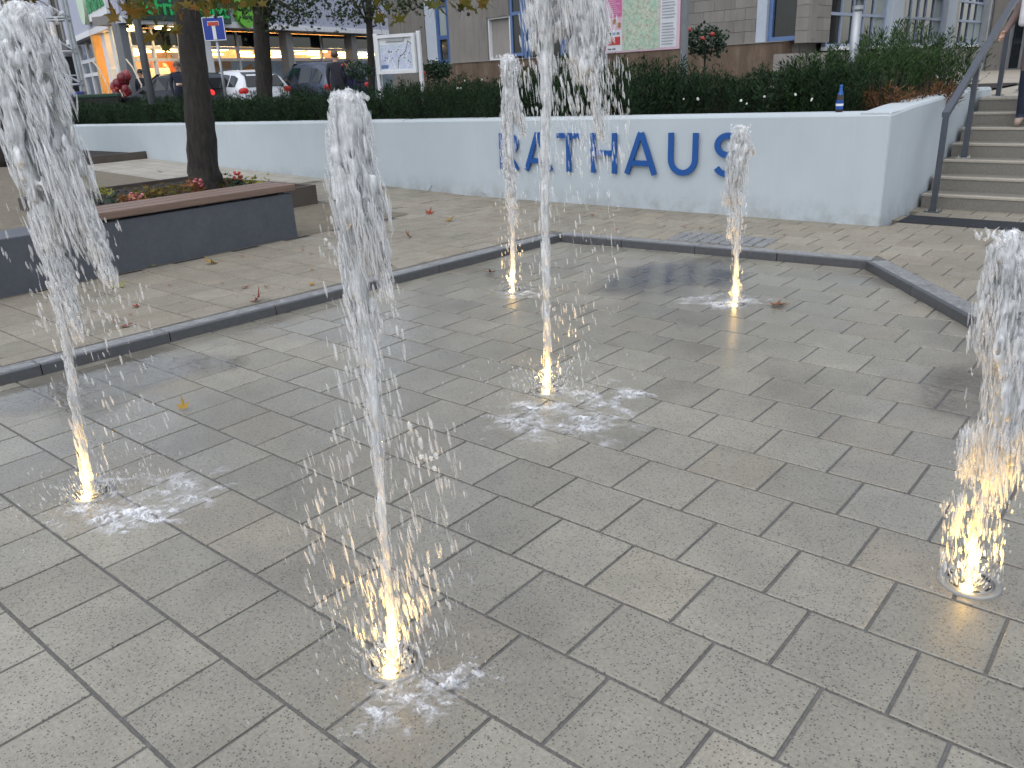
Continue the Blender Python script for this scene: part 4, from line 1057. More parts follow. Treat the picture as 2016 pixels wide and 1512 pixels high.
rp.add([(a0,-1.3,zr),(a1,-1.3,zr),(a1,-.02,zr+.75),(a0+1.0,-.02,zr+.75),(a0,-1.3,zr-.08),(a1,-1.3,zr-.08)], [(0,1,2,3),(4,5,1,0)]); rp.build('lean_to_roof', plain('dark_roof', (.06,.055,.055), .7), hs)
# scaffold tower
sc_o = at(128, 195, 27.5); sc_o.z = .5
scf = empty('scaffold_tower', sc_o, math.atan2(ax.y, ax.x)+.35, 'tall tubular steel scaffold tower at the left of the market', 'scaffold')
SW, SDp = 1.15, 1.1
for x in (-SW/2, SW/2):
    for y in (-SDp/2, SDp/2): MB().tube([(x,y,0),(x,y,8.5)], .05, 8).build('standard', M_GALV, scf)
for i in range(9):
    z = .35 + i*.95
    for y in (-SDp/2, SDp/2): MB().tube([(-SW/2,y-.05,z),(SW/2,y-.05,z)], .036, 8).build('ledger', M_GALV, scf)
    for x in (-SW/2, SW/2): MB().tube([(x-.05,-SDp/2,z+.12),(x-.05,SDp/2,z+.12)], .024, 8).build('transom_tube', M_GALV, scf)
    if i < 8:
        MB().tube([(-SW/2,-SDp/2-.07,z+.9),(SW/2,-SDp/2-.07,z+.05)], .036, 8).build('diagonal_brace', M_GALV, scf)
for z in (1.30, 1.42, 1.55): MB().box(-SW/2,SW/2,-SDp/2,-SDp/2+.25,z,z+.04).build('deck_board', M_GALV, scf)

# bins by the scaffold
def wheelie(px, py, D, mat, lid, label, w=.6, h=1.0):
    p = at(px, py, D); p.z = .5; o = empty('waste_bin', p, math.atan2(ax.y, ax.x)+.3, label, 'bin', None)
    mb = MB(); V = []
    for z, s in ((0,.8),(h*.85,1.0)):
        for x, y in ((-1,-1),(1,-1),(1,1),(-1,1)): V.append((x*w/2*s, y*.35*s, z))
    mb.add(V, [(0,1,5,4),(1,2,6,5),(2,3,7,6),(3,0,4,7),(3,2,1,0)]); mb.build('body', mat, o)
    MB().box(-w/2-.02,w/2+.02,-.38,.38,h*.85,h*.95,.02).build('lid', lid, o)
    MB().tube([(-w/2,.42,h*.9),(w/2,.42,h*.9)], .02, 6).build('handle', M_BLACK, o)
M_BINB = plain('blue_bin', (.012,.03,.16), .45); M_BING = plain('dark_green_bin', (.012,.05,.03), .45)
wheelie(143,190,27,M_BINB,M_BINB,'dark blue waste bin standing at the foot of the scaffold',.7,1.15)
wheelie(165,195,27,M_BLACK,M_BLACK,'black waste bin between the blue and the green bin',.7,1.0)
wheelie(195,195,27,M_BLACK,M_BING,'wide black waste bin with green lid beside the market column',1.2,1.05)
# red balloons at the market corner
bl = at(240, 175, 28.6); bl.z = .5
bun = empty('balloon_bunch', bl, 0, 'bunch of red balloons tied up at the market corner', 'balloons')
M_BAL = plain('red_balloon', (.16,.012,.022), .25, 0, .15); M_BAL2 = plain('pink_balloon', (.28,.05,.06), .25)
MB().tube([(0,0,0),(0,0,1.2)], .02, 6).build('pole', M_GALV, bun)
for i in range(13):
    a = random.uniform(0,6.28); z = .5 + i*.085
    p = (math.cos(a)*.22, math.sin(a)*.22, z); b = MB().ell(p, (.15,.15,.18), 12, 8); b.build('balloon', M_BAL if i % 4 else M_BAL2, bun, True)
# lit planter boxes at the door
for px, lab in ((213,'glowing pale box at the foot of the white market column'),(279,'glowing pale box with a dry stalk beside the dark car')):
    p = at(px, 192, 28.2); p.z = .5; o = empty('glowing_box', p, .5, lab, 'light box')
    MB().lathe([(0,0),(.22,0),(.30,.75),(.28,.75),(.0,.7)], seg=16).build('tub', emit('lit_tub_'+str(px), (1,.86,.45), 1.6), o, True)
    MB().tube([(0,0,.7),(.08,0,1.2),(-.12,0,1.75),(-.3,0,2.0)], .025, 6).build('stalk', M_CREAM, o)

# ------------------------------------------------------------------ posts, signs, boards
def ground_under(p): return z_up(p.x, p.y) if p.y > 8.6 else wtop(p.x)-.12
def pole(name, px, py, D, r_, label, cat, h=None, mat=M_POST, top=None, lean=None):
    p = at(px, py, D); zb = ground_under(p)-.05; o = empty(name, (p.x, p.y, zb), 0, label, cat); return o, p
lp, p = pole('lamp_post', 307, 240, 16.9, .07, 'tall grey lamp post rising out of the hedge left of the plane tree', 'lamp post')
MB().tube([(0,0,0),(0,0,4.2),(0,0,6.0)], [.072,.070,.055], 14).build('shaft', M_POST, lp, True)
MB().tube([(0,0,0.0),(0,0,.24)], .105, 14).build('collar', M_GALV, lp, True)
MB().tube([(0,0,5.9),(.5,-.3,6.3),(1.1,-.6,6.35)], .035, 8).build('arm', M_POST, lp); MB().box(.9,1.5,-.75,-.45,6.28,6.38,.02).build('lamp_head', M_POST, lp)
ps, p = pole('dead_end_sign', 441, 168, 22.5, .03, 'blue dead end road sign with red bar on a thin grey pole', 'road sign')
th = at(424, 57, 22.5).z - ps.location.z
rz_s = math.atan2(ax.y, ax.x)-.12; ps.rotation_euler = (0,0,rz_s)
MB().tube([(0,0,0),(0,0,th+.32)], .038, 10).build('pole', M_GALV, ps, True)
MB().box(-.29,.29,-.065,-.04,th-.28,th+.28,.01).build('blue_plate', plain('sign_blue', (.006,.035,.30), .35, 0, .05), ps)
rect_frame('b', -.285,.285,th-.275,th+.275,-.066,.018,.003, M_WHITE, ps)
MB().box(-.045,.045,-.072,-.068,th-.25,th+.07).build('white_stem', M_WHITE, ps)
MB().box(-.14,.14,-.074,-.068,th+.072,th+.16).build('red_bar', plain('sign_red', (.45,.05,.03), .4), ps)
for nm, b in (('bar_edge',(-.15,.15,th+.161,th+.175)),('bar_edge',(-.15,-.141,th+.072,th+.16)),('bar_edge',(.141,.15,th+.072,th+.16))): MB().box(b[0],b[1],-.073,-.068,b[2],b[3]).build(nm, M_WHITE, ps)
gp, p = pole('steel_pole', 1678, 128, 9.7, .035, 'bare galvanised pole standing in the green yew bushes', 'pole')
MB().tube([(0,0,0),(0,0,1.0)], .048, 12).build('lower_tube', M_GALV, gp, True); MB().tube([(.008,0,1.0),(.012,0,5)], .036, 12).build('upper_tube', M_GALV, gp, True)
MB().tube([(0,0,1.02),(0,0,1.06)], .055, 12).build('clamp', M_GALV, gp)
# framed town map
def map_mat():
    n = NT('town_map_print'); v = n.obj((3.0,1,3.0)); vo = n.n('TexVoronoi'); vo.feature = 'DISTANCE_TO_EDGE'; vo.inputs['Scale'].default_value = 3.2; n.l(v, vo.inputs['Vector'])
    nz = n.noise(2.2, 4, .6, v); c = n.ramp(nz, [(.3,(.40,.45,.60)),(.5,(.52,.56,.70)),(.7,(.42,.55,.60))])
    c = n.mixc(n.math('LESS_THAN', vo.outputs['Distance'], .03), c, (.70,.72,.78)); n.set(base=c, rough=.4); return n.m
def pmap_mat():
    n = NT('region_map_print'); v = n.obj((2,1,2)); nz = n.noise(9, 5, .65, v); n2 = n.noise(3.2, 4, .6, v); c = n.ramp(nz, [(.35,(.22,.33,.24)),(.48,(.40,.50,.38)),(.6,(.55,.60,.50)),(.72,(.36,.27,.26))])
    c = n.mixc(n.maprange(n2,.45,.6,0,.5), c, (.28,.50,.38)); n3 = n.noise(4.5, 2, .5, v, 1.2); c = n.mixc(n.math('MULTIPLY', n.math('LESS_THAN', n.math('ABSOLUTE', n.math('SUBTRACT', n3, .5)), .010), .8), c, (.48,.12,.18)); n.set(base=c, rough=.35); return n.m
mA, mB = at(752, 150, 15.5), at(820, 145, 15.2)
FT = Face(mA, mB, ground_under(mA)-.05)
tm = empty('town_map_case', FT.o, FT.rz, 'white framed glazed display case with a pale town map on two posts', 'display case')
x0, x1 = FT.x(742, 100), FT.x(818, 100); z0, z1 = FT.z(780,145), FT.z(780,67)
MB().box(x0, x1, .0,.09, z0, z1, .01).build('case', M_WHITE, tm)
MB().box(x0+.06, x1-.06, -.004,-.001, z0+.07, z1-.16).build('map_sheet', map_mat(), tm)
rect_frame('f', x0, x1, z0, z1, -.001, .055, .035, M_WHITE, tm)
MB().box(x0+.2, x1-.22, -.02,-.002, z1-.115, z1-.075).build('title_strip', M_GALV, tm)
rv = MB(); xa = x0+(x1-x0)*.52; stroke(rv, [(xa,z0+.08),(xa+.03,z0+.25),(xa+.18,z0+.36),(xa+.24,z0+.52),(xa+.30,z1-.17)], .012, -.008, -.004); rv.build('river_line', M_POST, tm)
for i in range(16): 
    xx, zz = random.uniform(x0+.12,x1-.12), random.uniform(z0+.15,z1-.25); MB().box(xx,xx+.018,-.008,-.004,zz,zz+.016).build('map_marker', M_BLACK, tm)
MB().box(x0+.07,x0+.21,-.008,-.004,z0+.09,z0+.15).build('blue_stamp', M_BLUEFR, tm)
for x in (x0-.04, x1+.05): MB().box(x-.03,x+.03,.02,.08,0,z1+.03,.005).build('post', M_WHITE, tm)
# big regional map board
bA, bB = at(1190, 100, 11.9), at(1340, 92, 10.9)
FB = Face(bA, bB, ground_under(bA)-.05)
rm = empty('region_map_board', FB.o, FB.rz, 'large pink bordered regional map board on two grey posts above the hedge', 'map board')
M_PINK = plain('pale_pink_print', (.62,.42,.50), .35, 0, .05); M_PINK2 = plain('magenta_print', (.52,.12,.30), .35, 0, .08); M_PAPER = plain('white_print', (.60,.62,.66), .35, 0, .04); M_REDP = plain('red_print', (.42,.03,.03), .4)
x0, x1 = FB.x(1192, 60), FB.x(1338, 60); z0 = FB.z(1265, 101); z1 = z0 + 1.25
MB().box(x0, x1, 0,.03, z0, z1, .004).build('panel', M_PINK, rm)
W_ = x1-x0
def flat(nm, a, b, c, d, mat, k=1): return MB().box(x0+W_*a, x0+W_*b, -.0025*k, -.0005-.0025*(k-1), z0+c, z0+d).build(nm, mat, rm)
flat('region_map', .245,.745,.02,1.22, pmap_mat()); flat('text_panel', .755,.965,.03,1.22, M_PAPER); flat('pink_box', .015,.235,.44,.72, M_PINK2); flat('pink_box', .015,.235,.735,1.22, M_PINK2); flat('logo_panel', .02,.235,.02,.28, M_PAPER)
flat('red_box', .035,.215,.10,.20, M_REDP, 2)
for k_ in range(3): flat('logo_mark', .045+.06*k_, .085+.06*k_, .225,.255, (M_LIMETXT, M_BLUEFR, M_POST)[k_], 2)
for k_ in range(2): flat('logo_line', .035+.065*k_, .085+.065*k_, .045,.058, M_BLACK, 2)
for k_, (a, c) in enumerate(((.11,.36),(.02,.31),(.17,.31))): flat('small_photo', a, a+.05, c, c+.06, M_BREAD, 2)
for i in range(34):
    z_ = .06 + i*.034
    if i % 9 == 8: continue
    flat('text_line', .775, .95-random.uniform(0,.03), z_, z_+.014, M_GALV, 2)
for i in range(9): flat('text_line', .035, .19+random.uniform(-.05,.03), .47+i*.025, .478+i*.025, M_PINK, 2)
for x in (x0-.045, x1+.05): MB().box(x-.035,x+.035,-.0,.07,0,z1+.3,.006).build('post', M_POST, rm)
# leaning stake and steel bollard near the planter
# ------------------------------------------------------------------ cars
def car(label, px, py, D, heading, paint, L=4.1, H=1.48, hatch=True, lights_on=False, stripe=None):
    p = at(px, py, D); p.z = z_up(p.x, p.y)
    o = empty('parked_car', p, heading, label, 'car', 'cars parked outside the market')
    W = .88; h = L/2
    # x, belt z, top z, half width belt, half width top
    st = [(-h,.62,.66,.70,.66),(-h+.06,.92,.95,.80,.66),(-h+.30,.98,1.30,.84,.62),(-h+.75,.98,H-.04,.86,.62),(-h+1.5,.97,H,.87,.63),(-h+2.2,.96,H-.03,.87,.62),(-h+3.05,.94,.97,.86,.74),(h-.35,.80,.84,.82,.70),(h-.05,.62,.66,.72,.62),(h,.45,.48,.66,.60)]
    mb = MB(); n = 12
    for (x, zb, zt, wb, wt) in st:
        ring = [(-wb*.94,.24),(-wb*1.0,.42),(-wb*1.01,zb-.18 if zb > .66 else .45),(-wb,zb),(-wt-.02,zt-.04),(-wt*.7,zt+.02)]
        ring = ring + [(-y, z) for y, z in reversed(ring)]
        mb.v += [(x, y, z) for y, z in ring]
    for i in range(len(st)-1): mb.f += [(i*n+k, i*n+(k+1)%n, (i+1)*n+(k+1)%n, (i+1)*n+k) for k in range(n)]
    mb.f += [tuple(range(n-1,-1,-1)), tuple((len(st)-1)*n+k for k in range(n))]
    mb.build('body', paint, o, True)
    def side_pt(x, t, sgn):
        for a, b in zip(st, st[1:]):
            if a[0] <= x <= b[0]:
                f = (x-a[0])/(b[0]-a[0]); q = [a[k]*(1-f)+b[k]*f for k in range(5)]; y = q[3]*(1-t)+(q[4]+.02)*t; z = q[1]*(1-t)+(q[2]-.04)*t; return (x, sgn*(y+.012), z)
    for sgn in (-1,1):
        for (xa, xb) in ((-h+.42,-h+.86),(-h+.94,-h+1.58),(-h+1.66,-h+2.60)):
            t1a, t1b = .86, .86; q = [side_pt(xa,.10,sgn),side_pt(xb,.10,sgn),side_pt(min(xb,-h+2.5),t1b,sgn),side_pt(xa,t1a,sgn)]
            mm = MB(); xm = (xa+xb)/2; q.insert(3, side_pt(xm,.9,sgn)); q.insert(1, side_pt(xm,.09,sgn)); mm.add(q, [(0,1,2,3,4,5) if sgn < 0 else (5,4,3,2,1,0)]); mm.build('side_window', M_DARKGLASS, o)
        MB().box(-h+1.62,-h+1.8,sgn*.90-.012,sgn*.90+.012,.80,.83).build('door_handle', paint, o)
        MB().ell((-h+2.55, sgn*.98, 1.0), (.07,.11,.07), 8, 6).build('wing_mirror', M_BLACK, o)
        tl = MB().ell((-h+.10, sgn*.70, .88), (.10,.17,.10), 10, 6); tm_ = emit('tail_lamp_'+str(px)+str(sgn), (1,.03,.03), 1.0 if lights_on else .12); tm_.node_tree.nodes['Principled BSDF'].inputs[0].default_value = (.25,.008,.008,1); tl.build('tail_light', tm_, o, True)
        MB().ell((h-.16, sgn*.60, .68), (.13,.15,.08), 10, 6).build('headlight', M_WHITE, o, True)
        for x in (-h+.72, h-.78):
            wh = MB().tube([(x,sgn*.70,.31),(x,sgn*.89,.31)], .31, 22).build('wheel', M_BLACK, o); MB().tube([(x,sgn*.86,.31),(x,sgn*.90,.31)], .20, 16).build('rim', M_GALV, wh)
    MB().add([(-h+.07,-.58,1.0),(-h+.07,.58,1.0),(-h+.30,.50,1.30),(-h+.30,-.50,1.30)], [(0,3,2,1)]).build('rear_window_lower', M_DARKGLASS, o) if False else None
    rw = MB(); rw.add([(-h+.045,-.62,1.0),(-h+.045,.62,1.0),(-h+.26,.54,1.30),(-h+.60,.52,1.425),(-h+.60,-.52,1.425),(-h+.26,-.54,1.30)], [(5,2,1,0),(4,3,2,5)]); rw.build('rear_window', M_DARKGLASS, o)
    ws = MB(); ws.add([(-h+2.26,-.55,H-.0),(-h+2.26,.55,H-.0),(-h+3.04,.68,1.02),(-h+3.04,-.68,1.02)], [(0,1,2,3)]); ws.build('windscreen', M_DARKGLASS, o)
    MB().box(-h-.03,-h+.0,-.26,.26,.50,.61).build('number_plate', M_WHITE, o)
    if stripe: 
        q = [side_pt(x, -.35 if i < 2 else -.05, -1) for i, x in enumerate((-h+.2,-h+1.2,-h+1.0,-h+.35))]; MB().add([(a,b-.01,c) for a,b,c in q], [(0,1,2,3)]).build('side_stripe', stripe, o)
    return o
hd = math.atan2(ay.y, ay.x)     # heading straight away from the viewer
car('dark grey car parked in front of the orange shop entrance', 352, 190, 27.5, hd+1.15, plain('dark_grey_car_paint', (.03,.033,.04), .2, .4, .05), lights_on=True)
car('white car with a red side marking parked behind the road sign', 470, 190, 28.0, hd+.72, plain('white_car_paint', (.62,.65,.70), .2, 0, .03), stripe=M_REDP)
car('slate blue car with red tail lights parked right of the sturdy tree', 618, 190, 28.5, hd+.75, plain('slate_blue_car_paint', (.05,.065,.10), .2, .4, .05), L=4.4, H=1.62)

# ------------------------------------------------------------------ people
def person(name, loc, rz, label, mats, J, hair, height=1.75, extra=None):
    """one continuous skinned body; faces take a clothing material by where they lie"""
    s = height/1.75; me = bpy.data.meshes.new(name); names = list(J.keys()); idx = {k: i for i, k in enumerate(names)}
    V = [Vector(J[k][0])*s for k in names]; E = [(idx[J[k][2]], idx[k]) for k in names if J[k][2]]
    me.from_pydata(V, E, []); o = bpy.data.objects.new(name, me); col.objects.link(o)
    sk = o.modifiers.new('skin', 'SKIN'); sk.use_smooth_shade = True
    for i, k in enumerate(names):
        r_ = J[k][1]; r_ = r_ if hasattr(r_, '__len__') else (r_, r_); me.skin_vertices[0].data[i].radius = (r_[0]*s, r_[1]*s); me.skin_vertices[0].data[i].use_root = (k == 'pelvis')
    ss_ = o.modifiers.new('sub', 'SUBSURF'); ss_.levels = 2
    bpy.context.view_layer.update(); ev = o.evaluated_get(bpy.context.evaluated_depsgraph_get()); nm = bpy.data.meshes.new_from_object(ev); bpy.data.objects.remove(o)
    nm.materials.clear()
    for m_ in mats['list']: nm.materials.append(m_)
    for pg in nm.polygons: pg.material_index = mats['fn'](pg.center/s)
    nm.shade_smooth(); e = empty('person', loc, rz, label, 'person'); b = bpy.data.objects.new('body', nm); col.objects.link(b); b.parent = e
    hc = Vector(J['head'][0])*s
    MB().ell(hc + Vector((0,-.022*s,.035*s)), (.098*s,.112*s,.105*s), 14, 9).build('hair', hair, e, True)
    f = MB(); f.ell(hc + Vector((0,.108*s,-.01*s)), (.014*s,.022*s,.022*s), 8, 6); f.build('nose', mats['list'][0], e, True)
    for sg_ in (-1,1):
        MB().ell(hc + Vector((sg_*.034*s,.094*s,.018*s)), (.012*s,.008*s,.008*s), 8, 5).build('eye', M_BLACK, e); MB().ell(hc + Vector((sg_*.094*s,-.005*s,.0)), (.012*s,.026*s,.034*s), 8, 5).build('ear', mats['list'][0], e, True)
    MB().ell(hc + Vector((0,.092*s,-.052*s)), (.026*s,.010*s,.007*s), 8, 5).build('mouth', M_REDFL, e)
    return e
def stand(armL, armR, legs=None):
    J = {'pelvis':((0,0,.95),(.165,.125),None),'spine':((0,0,1.14),(.15,.115),'pelvis'),'chest':((0,.0,1.33),(.185,.125),'spine'),'neck0':((0,-.01,1.45),(.085,.08),'chest'),'neck':((0,.0,1.51),(.055,.055),'neck0'),'head':((0,.015,1.63),(.088,.105),'neck'),'crown':((0,.005,1.70),(.07,.085),'head')}
    for sg_, nm, arm in ((-1,'l',armL),(1,'r',armR)):
        J['sh'+nm] = ((sg_*.185,0,1.41),.068,'chest'); J['el'+nm] = (arm[0],.050,'sh'+nm); J['wr'+nm] = (arm[1],.034,'el'+nm)
        d = (Vector(arm[1])-Vector(arm[0])).normalized(); w = Vector(arm[1]); side_ = d.cross(Vector((sg_,0,0))).normalized(); J['palm'+nm] = (tuple(w+d*.07),(.040,.022),'wr'+nm)
        for q, (sp, ln) in enumerate(((-.028,.075),(-.010,.088),(.010,.084),(.028,.068))): J['f%d%s' % (q, nm)] = (tuple(w+d*(.09+ln)+side_*sp+Vector((0,.02,0))),.009,'palm'+nm)
        J['th'+nm] = (tuple(w+d*.09+side_*(-.055)+Vector((-sg_*.01,.02,0))),.011,'palm'+nm)
        lg = (legs or {}).get(nm) or ((sg_*.10,.01,.50),(sg_*.105,-.02,.095),(sg_*.12,.15,.045))
        J['hip'+nm] = ((sg_*.10,0,.88),.105,'pelvis'); J['kn'+nm] = (lg[0],.072,'hip'+nm); J['an'+nm] = (lg[1],.05,'kn'+nm); J['toe'+nm] = (lg[2],(.045,.035),'an'+nm)
    return J
M_SKIN = plain('skin', (.46,.27,.20), .55, 0, .06); M_NAVY = plain('navy_cloth', (.012,.016,.032), .85); M_DARKC = plain('dark_coat', (.025,.026,.036), .85); M_JEANS = plain('dark_jeans', (.014,.02,.045), .8); M_REDC = plain('red_cloth', (.30,.02,.03), .8)
M_HAIRD = plain('dark_hair', (.02,.014,.01), .6); M_HAIRG = plain('grey_brown_hair', (.10,.075,.05), .6); M_BROWN = plain('brown_coat', (.155,.105,.095), .85); M_WHITEC = plain('white_cloth', (.62,.62,.63), .8); M_SHOE = plain('beige_shoe', (.34,.26,.21), .6)
def coat_fn(coat_lo=.62, sleeve=.86):
    def fn(c):
        if c.z > 1.475: return 0
        if abs(c.x) > .17 and c.z < sleeve: return 0
        if c.z < .085: return 3
        if c.z < coat_lo: return 2
        return 1
    return fn
fA = lambda c: 0 if (c.z > 1.475 or (c.y > .19 and .95 < c.z < 1.3)) else (3 if c.z < .085 else (2 if c.z < .92 else 1))
pp = at(357, 180, 26.3); pp.z = z_up(pp.x, pp.y)
person('man', pp, hd+math.pi-math.pi/2+.25, 'man in dark navy clothes standing by the grey car holding something at his chest', {'list':[M_SKIN,M_NAVY,M_NAVY,M_BLACK],'fn':fA},
       stand(((-.26,.03,1.13),(-.10,.20,1.12)), ((.25,.0,1.12),(.22,.06,.90))), M_HAIRG, 1.80)
cup = MB().box(-.05,.05,-.05,.05,0,.06,.01).build('paper_bag', M_CREAM); cup.location = Matrix.Translation(pp) @ Matrix.Rotation(hd+math.pi/2+.25,4,'Z') @ Vector((.02,.27,1.13)); tag(cup, 'small pale packet held by the man in navy clothes', 'packet')
pp = at(281, 170, 29.2); pp.z = z_up(pp.x, pp.y)
person('woman', pp, hd+math.pi/2-.2, 'person in dark top and red skirt standing between lamp post and market column', {'list':[M_SKIN,M_NAVY,M_REDC,M_BLACK],'fn':lambda c: 0 if c.z > 1.475 else (1 if c.z > 1.0 else (2 if c.z > .45 else 3))},
       stand(((-.25,.0,1.12),(-.2,.08,.92)), ((.25,.0,1.12),(.2,.08,.92))), M_HAIRD, 1.70)
pp = at(665, 165, 25.0); pp.z = z_up(pp.x, pp.y)
person('man', pp, hd-math.pi/2+.2, 'man in long dark coat seen from behind beside the slate blue car', {'list':[M_SKIN,M_DARKC,M_DARKC,M_BLACK],'fn':coat_fn(.5,.80)},
       stand(((-.25,.0,1.12),(-.23,.06,.88)), ((.25,.0,1.12),(.2,.12,.92))), M_HAIRG, 1.85)
pp = at(688, 165, 25.4); pp.z = z_up(pp.x, pp.y)
person('woman', pp, hd+math.pi*.3, 'shorter person in purple blue coat half hidden by the man in the long dark coat', {'list':[M_SKIN,plain('purple_blue_coat',(.02,.018,.08),.8),M_JEANS,M_BLACK],'fn':coat_fn(.6,.80)},
       stand(((-.25,.0,1.12),(-.23,.06,.88)), ((.25,.0,1.12),(.2,.12,.92))), M_HAIRD, 1.62)
# person coming down the stairs at the right edge
st_i = 5
sp = Vector((-.80, SV0+TREAD*(st_i-1)+.18, Z0+RISE*st_i))
def sfn(c):
    if c.z > 1.475: return 0
    if c.x > .37 and c.z < 1.0: return 0
    if c.x < -.17 and c.z < .86: return 0
    if c.z < .10: return 3
    if c.z < .60: return 2
    return 1
Js = stand(((-.25,.0,1.12),(-.22,.08,.90)), ((.30,.04,1.15),(.36,.16,1.02)), {'l':((-.10,.10,.50),(-.11,.0,.09),(-.14,.17,.04)), 'r':((.10,.05,.50),(.10,-.01,.09),(.13,.16,.045))})
sper = person('woman', sp, math.pi+.15, 'person in brown coat and dark jeans stepping down the stairs at the right edge', {'list':[M_SKIN,M_BROWN,M_JEANS,M_SHOE],'fn':sfn}, Js, M_HAIRG, 1.66)
bag = empty('shoulder_bag', sp + Vector((-.06,-.20,.12)), .2, 'white cloth bag carried by the person on the stairs', 'bag')
MB().box(-.16,.16,-.055,.055,.86,1.18,.03).build('pouch', M_WHITEC, bag, True); MB().tube([(-.13,0,1.15),(-.08,.10,1.40),(.05,.12,1.42),(.13,0,1.15)], .014, 6).build('strap', M_WHITEC, bag)

# ------------------------------------------------------------------ fountain
from mathutils import noise as mnoise
def water_mat(name, foam_lo, foam_hi, sc):
    n = NT(name); p = n.pos(sc); nz = n.noise(1.0, 3, .6, p, .3)
    fo = n.n('BsdfDiffuse'); fo.inputs[0].default_value = (.93,.94,.95,1)
    tl = n.n('BsdfTranslucent'); tl.inputs[0].default_value = (.93,.94,.95,1)
    mf = n.n('MixShader'); mf.inputs[0].default_value = .15; n.l(fo.outputs[0], mf.inputs[1]); n.l(tl.outputs[0], mf.inputs[2])
    tr = n.n('BsdfTransparent'); tr.inputs[0].default_value = (.95,.97,.97,1)
    gl = n.n('BsdfGlass'); gl.inputs['IOR'].default_value = 1.33; gl.inputs['Roughness'].default_value = .06; gl.inputs[0].default_value = (.97,.98,.98,1)
    mt = n.n('MixShader'); mt.inputs[0].default_value = .30; n.l(tr.outputs[0], mt.inputs[1]); n.l(gl.outputs[0], mt.inputs[2])
    mx = n.n('MixShader'); n.l(n.maprange(nz, .35, .65, foam_lo, foam_hi), mx.inputs[0]); n.l(mt.outputs[0], mx.inputs[1]); n.l(mf.outputs[0], mx.inputs[2])
    gs = n.n('BsdfGlossy'); gs.inputs['Roughness'].default_value = .12; fr = n.n('Fresnel'); fr.inputs[0].default_value = 1.33
    m2 = n.n('MixShader'); n.l(fr.outputs[0], m2.inputs[0]); n.l(mx.outputs[0], m2.inputs[1]); n.l(gs.outputs[0], m2.inputs[2]); n.l(m2.outputs[0], n.out.inputs[0]); return n.m
M_WATER = water_mat('aerated_water', .25, .95, (46,46,9))
M_COLUMN = water_mat('jet_water', .35, .9, (60,60,7))
def strand_mat(name, lo, hi, sc):
    """thin torn water: white where aerated, clear between"""
    n = NT(name); p = n.pos(sc); nz = n.noise(1.0, 2, .6, p)
    fo = n.n('BsdfDiffuse'); fo.inputs[0].default_value = (.93,.94,.95,1); tl = n.n('BsdfTranslucent'); tl.inputs[0].default_value = (.93,.94,.95,1)
    mf = n.n('MixShader'); mf.inputs[0].default_value = .15; n.l(fo.outputs[0], mf.inputs[1]); n.l(tl.outputs[0], mf.inputs[2])
    gs = n.n('BsdfGlossy'); gs.inputs['Roughness'].default_value = .15; m1 = n.n('MixShader'); m1.inputs[0].default_value = .16; n.l(mf.outputs[0], m1.inputs[1]); n.l(gs.outputs[0], m1.inputs[2])
    tr = n.n('BsdfTransparent'); mx = n.n('MixShader'); g = n.n('NewGeometry')
    f = n.math('MULTIPLY', n.maprange(nz, .3, .7, lo, hi), n.math('ADD', n.math('MULTIPLY', g.outputs['Random Per Island'], .7), .45))
    n.l(n.math('MINIMUM', f, .97), mx.inputs[0]); n.l(tr.outputs[0], mx.inputs[1]); n.l(m1.outputs[0], mx.inputs[2]); n.l(mx.outputs[0], n.out.inputs[0]); return n.m
M_STRAND = strand_mat('torn_water', .14, .62, (60,60,12))
M_DROP = strand_mat('water_drops', .18, .48, (60,60,16))
def foam_mat():
    n = NT('splash_foam'); a = n.n('Attribute'); a.attribute_name = 'foam'; p = n.pos()
    nz = n.noise(30, 5, .7, p, 1.2); f = n.math('MULTIPLY', a.outputs['Fac'], n.maprange(nz, .38, .62, .05, 1.25))
    df = n.n('BsdfDiffuse'); df.inputs[0].default_value = (.84,.86,.90,1); tr = n.n('BsdfTransparent'); mx = n.n('MixShader')
    n.l(n.math('MINIMUM', f, .92), mx.inputs[0]); n.l(tr.outputs[0], mx.inputs[1]); n.l(df.outputs[0], mx.inputs[2]); n.l(mx.outputs[0], n.out.inputs[0]); return n.m
M_FOAM = foam_mat()
ICO_V, ICO_F = None, None
def ico():
    global ICO_V, ICO_F
    bm = bmesh.new(); bmesh.ops.create_icosphere(bm, subdivisions=1, radius=1.0); bm.verts.index_update()
    ICO_V = np.array([v.co[:] for v in bm.verts]); ICO_F = np.array([[v.index for v in f.verts] for f in bm.faces]); bm.free()
ico()
def blobs(C, Rr):
    C = np.asarray(C); Rr = np.asarray(Rr); n = len(C)
    V = (ICO_V[None]*Rr[:,None,:] + C[:,None,:]).reshape(-1,3); F = (ICO_F[None] + (np.arange(n)*len(ICO_V))[:,None,None]).reshape(-1,3); return V, F
